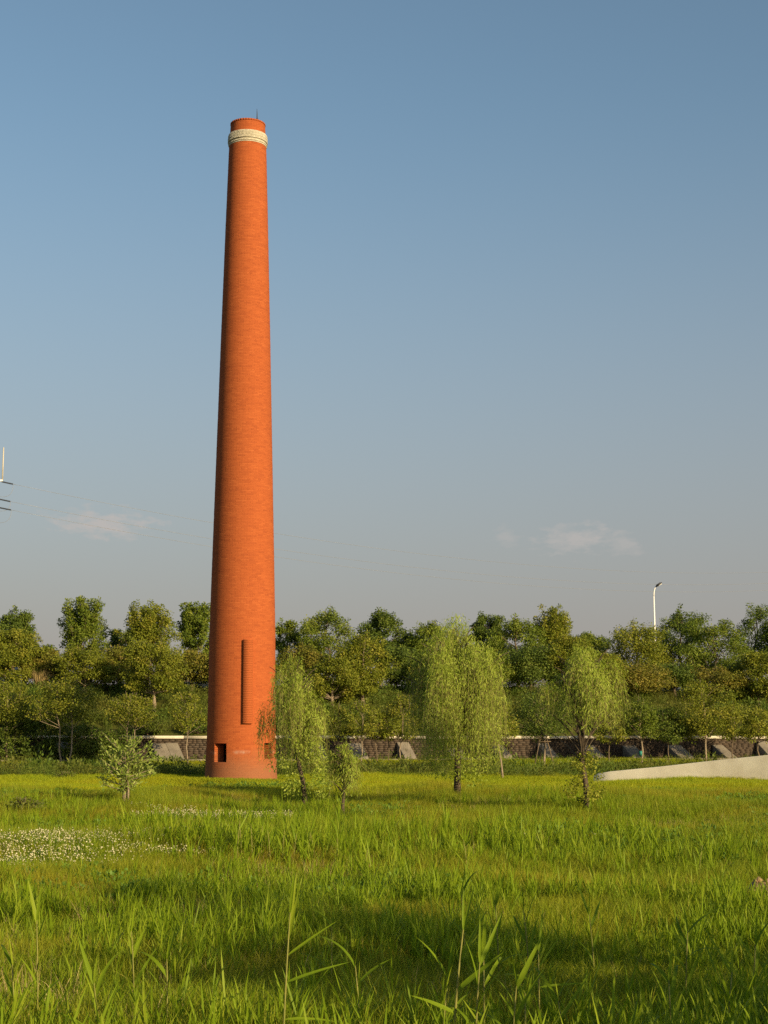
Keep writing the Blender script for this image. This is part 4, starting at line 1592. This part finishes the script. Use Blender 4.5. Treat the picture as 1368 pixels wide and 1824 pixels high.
for k, (u, vb, vt) in enumerate(((418, 1535, 1440), (428, 1530, 1436), (447, 1532, 1448), (462, 1528, 1455), (500, 1532, 1462), (520, 1530, 1470), (545, 1530, 1468), (560, 1528, 1475),
                                 (352, 1520, 1470), (325, 1525, 1475), (600, 1530, 1480), (480, 1534, 1462), (846, 1530, 1472), (835, 1535, 1478), (1250, 1545, 1490), (648, 1540, 1500))):
    x, y = gnd(u, vb)
    reed(u, y, vt, RM if u < 610 else 'lone reed in the open middle of the meadow, clear of the clover', None, 90 + k, 'reeds in the middle of the meadow', n=5, lean=rr.uniform(-.08, .08), sr=0.008)


# ---------------------------------------------------------------- grass, clover, weeds (stuff)
def blade_tuft(seed, n, h0, h1, w0, w1, spread, bend, mat, name, seg=3):
    rng = np.random.default_rng(seed)
    V, F, A = [], [], []
    for k in range(n):
        a, r = rng.uniform(0, 6.28), spread * rng.random() ** 0.5
        bx, by = math.cos(a) * r, math.sin(a) * r
        h, w = rng.uniform(h0, h1), rng.uniform(w0, w1)
        az = rng.uniform(0, 6.28)
        bd = rng.uniform(0.1, bend)
        fa = rng.uniform(0, 6.28)
        b0 = len(V)
        for s in range(seg + 1):
            t = s / seg
            off = h * bd * t ** 1.8
            cx_, cy_ = bx + math.cos(az) * off, by + math.sin(az) * off
            z = h * t * (1 - 0.25 * bd * t)
            ww = w * (1 - t ** 1.6) * 0.5
            if s < seg:
                V += [(cx_ - math.cos(fa) * ww, cy_ - math.sin(fa) * ww, z), (cx_ + math.cos(fa) * ww, cy_ + math.sin(fa) * ww, z)]
            else:
                V.append((cx_, cy_, z))
        va = rng.random()
        A += [va] * (2 * seg + 1)
        for s in range(seg - 1):
            F.append([b0 + 2 * s, b0 + 2 * s + 1, b0 + 2 * s + 3, b0 + 2 * s + 2])
        F.append([b0 + 2 * seg - 2, b0 + 2 * seg - 1, b0 + 2 * seg, b0 + 2 * seg])
    Q = np.array([f for f in F if f[2] != f[3]])
    T = np.array([f[:3] for f in F if f[2] == f[3]])
    me = mesh_from(name, V, [Q, T], {'var': A})
    me.materials.append(mat)
    return me


def shoot_tuft(seed, n, h0, h1, wl, mat, name):
    """reed shoot: stems with alternating long upright leaves"""
    rng = np.random.default_rng(seed)
    V, Q, T, A = [], [], [], []
    for k in range(n):
        bx, by = rng.normal(0, 0.03, 2)
        h = rng.uniform(h0, h1)
        for l in range(8):
            f = l / 8
            z0 = h * f * 0.55
            L = h * rng.uniform(0.40, 0.6)
            az = rng.uniform(0, 6.28)
            el = R(rng.uniform(64, 88))
            fa = az + 1.57 + rng.uniform(-.6, .6)
            bw = rng.uniform(0.03, 0.30)
            b0 = len(V)
            va = rng.random()
            for s in range(4):
                t = s / 3
                d = L * t
                rr_ = math.cos(el) * d + bw * L * t * t
                zz = z0 + math.sin(el) * d - 0.10 * L * t * t
                ww = wl * (min(1, .5 + t * 2)) * (1 - t ** 2.5) * 0.5
                c = (bx + math.cos(az) * rr_, by + math.sin(az) * rr_, zz)
                if s < 3:
                    V += [(c[0] - math.cos(fa) * ww, c[1] - math.sin(fa) * ww, c[2]), (c[0] + math.cos(fa) * ww, c[1] + math.sin(fa) * ww, c[2])]
                else:
                    V.append(c)
            A += [va] * 7
            Q += [[b0, b0 + 1, b0 + 3, b0 + 2], [b0 + 2, b0 + 3, b0 + 5, b0 + 4]]
            T.append([b0 + 4, b0 + 5, b0 + 6])
    me = mesh_from(name, V, [np.array(Q), np.array(T)], {'var': A})
    me.materials.append(mat)
    return me


def leafy_clump(seed, n, r, h, ls, mat, name, flowers=0, fl=0.012):
    rng = np.random.default_rng(seed)
    u = rng.normal(size=(n, 3))
    u /= np.linalg.norm(u, axis=1)[:, None]
    u[:, 2] = abs(u[:, 2])
    P = u * (rng.random(n) ** 0.4)[:, None] * [r, r, h]
    Dv = u + rng.normal(0, 0.5, (n, 3)) + [0, 0, 0.25]
    v, f = leaves(P, Dv, ls * rng.uniform(.6, 1.3, n), ls * rng.uniform(.3, .6, n), rng, rng.normal(0, .6, (n, 3)) + [0, 0, 1])
    A = np.repeat(rng.random(n), 4)
    faces = [f]
    mi = [0] * len(f)
    if flowers:
        ico = np.array([[0, 0, 1], [1, 0, 0], [0.3, .95, 0], [-.8, .6, 0], [-.8, -.6, 0], [.3, -.95, 0], [0, 0, -.7]])
        fi = np.array([[0, 1, 2], [0, 2, 3], [0, 3, 4], [0, 4, 5], [0, 5, 1], [6, 2, 1], [6, 3, 2], [6, 4, 3], [6, 5, 4], [6, 1, 5]])
        fv, ff = [], []
        b = len(v)
        for k in range(flowers):
            a, q_ = rng.uniform(0, 6.28), rng.random() ** .5 * r
            c = np.array([math.cos(a) * q_, math.sin(a) * q_, h * rng.uniform(0.7, 1.35)])
            fv.append(c + ico * fl * rng.uniform(.5, 1.3))
            ff.append(fi + b + k * 7)
        fv = np.concatenate(fv)
        v = np.concatenate([v, fv])
        A = np.concatenate([A, np.full(len(fv), .9)])
        faces.append(np.concatenate(ff))
    me = mesh_from(name, v, faces, {'var': A})
    me.materials.append(mat)
    if flowers:
        me.materials.append(MT['petal'])
        idx = np.zeros(len(me.polygons), dtype=np.int32)
        idx[n:] = 1
        me.polygons.foreach_set('material_index', idx)
    return me


def scatter(name, meshes, P, rot, scl, idx, label, cat):
    """one object of stuff: points carrying instanced tufts"""
    col = bpy.data.collections.new(name + '_sources')
    for k, me in enumerate(meshes):
        s = bpy.data.objects.new('%s_tuft_%02d' % (name, k), me)
        col.objects.link(s)
    me = bpy.data.meshes.new(name)
    n = len(P)
    me.vertices.add(n)
    me.vertices.foreach_set('co', np.asarray(P, dtype=np.float32).ravel())
    a = me.attributes.new('rot', 'FLOAT_VECTOR', 'POINT')
    a.data.foreach_set('vector', np.asarray(rot, dtype=np.float32).ravel())
    a = me.attributes.new('scl', 'FLOAT_VECTOR', 'POINT')
    a.data.foreach_set('vector', np.asarray(scl, dtype=np.float32).ravel())
    a = me.attributes.new('idx', 'INT', 'POINT')
    a.data.foreach_set('value', np.asarray(idx, dtype=np.int32))
    ob = link(name, me)
    ob['kind'] = 'stuff'
    ob['label'] = label
    ob['category'] = cat
    ng = bpy.data.node_groups.new(name + '_nodes', 'GeometryNodeTree')
    ng.interface.new_socket('Geometry', in_out='INPUT', socket_type='NodeSocketGeometry')
    ng.interface.new_socket('Geometry', in_out='OUTPUT', socket_type='NodeSocketGeometry')
    gi, go = ng.nodes.new('NodeGroupInput'), ng.nodes.new('NodeGroupOutput')
    ip = ng.nodes.new('GeometryNodeInstanceOnPoints')
    ci = ng.nodes.new('GeometryNodeCollectionInfo')
    ci.inputs['Collection'].default_value = col
    ci.inputs['Separate Children'].default_value = True
    ci.inputs['Reset Children'].default_value = True

    def attr(nm, tp):
        x = ng.nodes.new('GeometryNodeInputNamedAttribute')
        x.data_type = tp
        x.inputs['Name'].default_value = nm
        return x.outputs['Attribute']
    L = ng.links.new
    L(gi.outputs[0], ip.inputs['Points'])
    L(ci.outputs[0], ip.inputs['Instance'])
    ip.inputs['Pick Instance'].default_value = True
    L(attr('idx', 'INT'), ip.inputs['Instance Index'])
    er = ng.nodes.new('FunctionNodeEulerToRotation')
    L(attr('rot', 'FLOAT_VECTOR'), er.inputs[0])
    L(er.outputs[0], ip.inputs['Rotation'])
    L(attr('scl', 'FLOAT_VECTOR'), ip.inputs['Scale'])
    L(ip.outputs[0], go.inputs[0])
    md = ob.modifiers.new('scatter', 'NODES')
    md.node_group = ng
    return ob


def meadow_points(rng, y0, y1, dens, margin=1.35):
    """random points on the meadow inside a widened view wedge"""
    half = 0.25 * margin
    n = int(dens * half * (y1 ** 2 - y0 ** 2))
    y = np.sqrt(rng.uniform(y0 ** 2, y1 ** 2, n))
    x = rng.uniform(-1, 1, n) * (half * y + 0.8)
    keep = wd(x, y) < -2.6
    # nothing grows inside the chimney
    cx, cy = gnd(429, 1391)
    keep &= np.hypot(x - cx, y - cy - 1.45) > 1.55
    hx, hy = gnd(1350, 1580)
    keep &= ~((np.abs(x - hx - 0.05) < 0.42) & (y > hy - 2.4) & (y < hy + 0.4) & (rng.random(n) < 0.93))
    return x[keep], y[keep]


def pack(rng, x, y, s, hs=None, tilt=0.12, sink=0.01):
    n = len(x)
    P = np.stack([x, y, hgt(x, y) - sink], 1)
    rot = np.stack([rng.normal(0, tilt, n), rng.normal(0, tilt, n), rng.uniform(0, 6.28, n)], 1)
    hs = s if hs is None else hs
    return P, rot, np.stack([s, s, hs], 1)


def cat_(a):
    return tuple(np.concatenate([q[k] for q in a]) for k in range(len(a[0])))


clx, cly = gnd(120, 1512)


def clover_mask(x, y):
    """white clover drifts"""
    e1 = 1.35 - np.hypot((x - clx) / 1.9, (y - cly) / 2.4)
    c2x, c2y = gnd(360, 1458)
    e2 = 0.30 - np.hypot((x - c2x) / 4.2, (y - c2y) / 4.0)
    c3x, c3y = gnd(820, 1470)
    e3 = 0.08 - np.hypot((x - c3x) / 2.0, (y - c3y) / 2.0)
    c4x, c4y = gnd(1050, 1500)
    e4 = 0.10 - np.hypot((x - c4x) / 2.2, (y - c4y) / 2.4)
    c5x, c5y = gnd(680, 1412)
    e5 = 0.1 - np.hypot((x - c5x) / 1.6, (y - c5y) / 2.4)
    m = np.maximum.reduce([e1, e2, e3, e4, e5])
    return m + (vnoise(x, y, 0.9) - 0.5) * 1.0 + (vnoise(x + 5, y, 2.3) - 0.5) * 0.5


rng = np.random.default_rng(2024)
FINE = [blade_tuft(k, 16, 0.10, 0.30, 0.005, 0.010, 0.085, 0.6, MT['grass'], 'grass_tuft') for k in range(4)]
TALL = [shoot_tuft(20 + k, 1 + k % 2, 0.32, 0.64, 0.0135, MT['reed'], 'reed_shoot') for k in range(4)]
DRYT = [blade_tuft(30 + k, 12, 0.10, 0.30, 0.003, 0.006, 0.09, 0.6, MT['dry'], 'dry_tuft') for k in range(2)]
FARG = [blade_tuft(40 + k, 26, 0.12, 0.30, 0.010, 0.020, 0.22, 0.6, MT['far_grass'], 'far_tuft', 2) for k in range(4)]
MID = [blade_tuft(50 + k, 20, 0.12, 0.30, 0.006, 0.012, 0.13, 0.6, MT['grass'], 'mid_tuft', 3) for k in range(3)]

parts = []
x, y = meadow_points(rng, 5.5, 24, 330)
pn = vnoise(x, y, 1.7)
cm = clover_mask(x, y)
k_ = (rng.random(len(x)) < 0.35 + 0.75 * pn) & ((cm < 0.05) | (rng.random(len(x)) < 0.45))
x, y, pn = x[k_], y[k_], pn[k_]
s = rng.uniform(0.7, 1.2, len(x))
parts.append(pack(rng, x, y, s, s * (0.45 + 0.7 * pn)) + (rng.integers(0, 4, len(x)),))
for (ya, yb, dn, lo) in ((5.5, 18, 175, 0.34), (18, 40, 60, 0.40)):
    x, y = meadow_points(rng, ya, yb, dn)
    pn = 0.6 * vnoise(x + 11, y * 0.8, 2.0) + 0.4 * vnoise(x - 7, y, 0.55)
    k_ = (rng.random(len(x)) < np.clip((pn - lo) * 4.0, 0.03, 1)) & ((clover_mask(x, y) < -0.1) | (rng.random(len(x)) < .1))
    x, y, pn = x[k_], y[k_], pn[k_]
    s = rng.uniform(0.45, 1.1, len(x)) * (0.55 + 0.7 * pn)
    parts.append(pack(rng, x, y, s, s * rng.uniform(0.85, 1.2, len(x)), 0.12) + (rng.integers(4, 8, len(x)),))
for (pu, pv, rx_, ry_, nn_) in ((520, 1522, 2.0, 1.6, 230), (660, 1500, 1.6, 2.0, 110), (1260, 1530, 1.8, 1.8, 90), (870, 1505, 1.3, 1.6, 70), (330, 1515, 1.0, 1.2, 60)):
    px0, py0 = gnd(pu, pv)
    x = px0 + rng.normal(0, rx_ * 0.55, nn_)
    y = py0 + rng.normal(0, ry_ * 0.55, nn_)
    s = rng.uniform(0.9, 1.45, nn_)
    parts.append(pack(rng, x, y, s, s * rng.uniform(1.0, 1.35, nn_), 0.10) + (rng.integers(4, 8, nn_),))
x, y = meadow_points(rng, 5.5, 46, 16)
pn = vnoise(x - 31, y + 17, 1.5)
k_ = rng.random(len(x)) < np.clip((pn - 0.50) * 3.2, 0.03, 1)
x, y = x[k_], y[k_]
s = rng.uniform(0.7, 1.2, len(x))
parts.append(pack(rng, x, y, s) + (rng.integers(8, 10, len(x)),))
MWEED = [leafy_clump(75 + k, 70, 0.20, 0.26, 0.055, MT['clover'], 'meadow_weed') for k in range(2)]
x, y = meadow_points(rng, 17, 50, 7)
pn = vnoise(x + 71, y * 0.6 - 13, 3.0)
k_ = rng.random(len(x)) < np.clip((pn - 0.56) * 4.0, 0.01, 1)
x, y = x[k_], y[k_]
s = rng.uniform(0.6, 1.25, len(x))
parts.append(pack(rng, x, y, s) + (rng.integers(10, 12, len(x)),))
P, rot, scl, idx = cat_(parts)
scatter('meadow_grass', FINE + TALL + DRYT + MWEED, P, rot, scl, idx, 'tall yellow-green meadow grass and reed shoots in the near field', 'grass')

parts = []
x, y = meadow_points(rng, 22, 46, 110)
pn = vnoise(x, y * 0.7, 2.4)
cm = clover_mask(x, y)
k_ = (rng.random(len(x)) < 0.45 + 0.7 * pn) & ((cm < 0.05) | (rng.random(len(x)) < 0.5))
x, y, pn = x[k_], y[k_], pn[k_]
s = rng.uniform(0.7, 1.2, len(x))
parts.append(pack(rng, x, y, s, s * (0.5 + 1.05 * pn)) + (rng.integers(0, 3, len(x)),))
x, y = meadow_points(rng, 43, 82, 42, 1.25)
pn = vnoise(x, y * 0.5, 4.0)
s = rng.uniform(0.75, 1.25, len(x))
edge = sstep(-17, -10, wd(x, y))
parts.append(pack(rng, x, y, s, s * (0.42 + 0.55 * pn) * (0.45 + 0.55 * sstep(1.5, 6.0, np.hypot(x - gnd(429, 1391)[0], (y - gnd(429, 1391)[1] + 0.5) * 0.7)))) + (rng.integers(3, 7, len(x)),))
P, rot, scl, idx = cat_(parts)
scatter('far_meadow_grass', MID + FARG, P, rot, scl, idx, 'bright mown-looking grass in the far field around the chimney foot', 'grass')

# white clover
CLOV = [leafy_clump(60 + k, 60, 0.24, 0.12, 0.035, MT['clover'], 'clover_clump', fl_n, 0.0105) for k, fl_n in enumerate((8, 12, 4))]
x, y = meadow_points(rng, 16, 46, 110, 1.3)
cm = clover_mask(x, y)
k_ = (cm > 0.03) & (rng.random(len(x)) < (0.12 + cm * 1.5) * (0.3 + 1.2 * vnoise(x, y, 0.5)))
x, y = x[k_], y[k_]
s = rng.uniform(0.8, 1.3, len(x))
scatter('clover', CLOV, *pack(rng, x, y, s), rng.integers(0, 3, len(x)), 'low drifts of white flowering clover in the meadow', 'clover')

# tall weeds before the retaining wall and undergrowth on the slope
WEED = [leafy_clump(70 + k, 90, 0.34, 0.62, 0.10, MT['weed'], 'weed_clump') for k in range(3)]
WEEDG = [blade_tuft(80 + k, 22, 0.35, 0.75, 0.012, 0.022, 0.25, 0.5, MT['weed'], 'weed_grass', 3) for k in range(2)]
n = 6500
s_ = rng.uniform(-42, 46, n)
d_ = np.where(rng.random(n) < 0.17, -rng.uniform(0.5, 4, n), -rng.uniform(4.5, 13, n))
x = WDIR[0] * s_ + WNOR[0] * d_
y = WX0 + WDIR[1] * s_ + WNOR[1] * d_
cx, cy = gnd(429, 1391)
wx, wy = gnd(1200, 1391)
k_ = (d_ > -13) & (np.hypot(x - cx, y - cy - 1.45) > 1.7) & (rng.random(n) < 0.4 + 0.9 * vnoise(x, y, 2.0)) & ~((x > 8) & (y < wy + 1.2))
x, y, d_ = x[k_], y[k_], d_[k_]
s = rng.uniform(0.5, 1.0, len(x)) * (0.72 + 0.55 * sstep(-13, -9, d_) - 0.62 * sstep(-7.5, -3, d_)) * (1 + 0.6 * (rng.random(len(x)) < 0.10)) * (1 + 0.15 * (1 - sstep(-16, -10, x)))
scatter('tall_weeds', WEED + WEEDG, *pack(rng, x, y, s), rng.integers(0, 5, len(x)), 'dark green tall weeds along the foot of the retaining wall', 'weeds')

n = 5200
s_ = rng.uniform(-48, 56, n)
d_ = 1.5 + 9.3 * rng.random(n)
x = WDIR[0] * s_ + WNOR[0] * d_
y = WX0 + WDIR[1] * s_ + WNOR[1] * d_
s = rng.uniform(0.55, 1.15, n) * (0.85 + 0.8 * vnoise(s_, d_, 2.5)) * (0.45 + 0.55 * sstep(1.0, 3.5, d_))
P = np.stack([x, y, bank(d_) - 0.05], 1)
rot = np.stack([rng.normal(0, .15, n), rng.normal(0, .15, n), rng.uniform(0, 6.28, n)], 1)
scatter('slope_undergrowth', WEED + WEEDG, P, rot, np.stack([s, s, s], 1), rng.choice(5, n, p=(.3, .25, .25, .1, .1)), 'green undergrowth covering the slope of the embankment', 'undergrowth')

# dry plume grass tuft on the bank
x, y, z = bank_base(72, 9.2)
me = blade_tuft(99, 240, 0.8, 1.45, 0.02, 0.05, 0.35, 0.55, MT['dry'], 'plumes', 4)
o = link('dry_grass_tuft', me, loc=(x, y, z))
tag(o, 'pale dry plume grass tuft on top of the bank above the dark bushes', 'grass tuft')
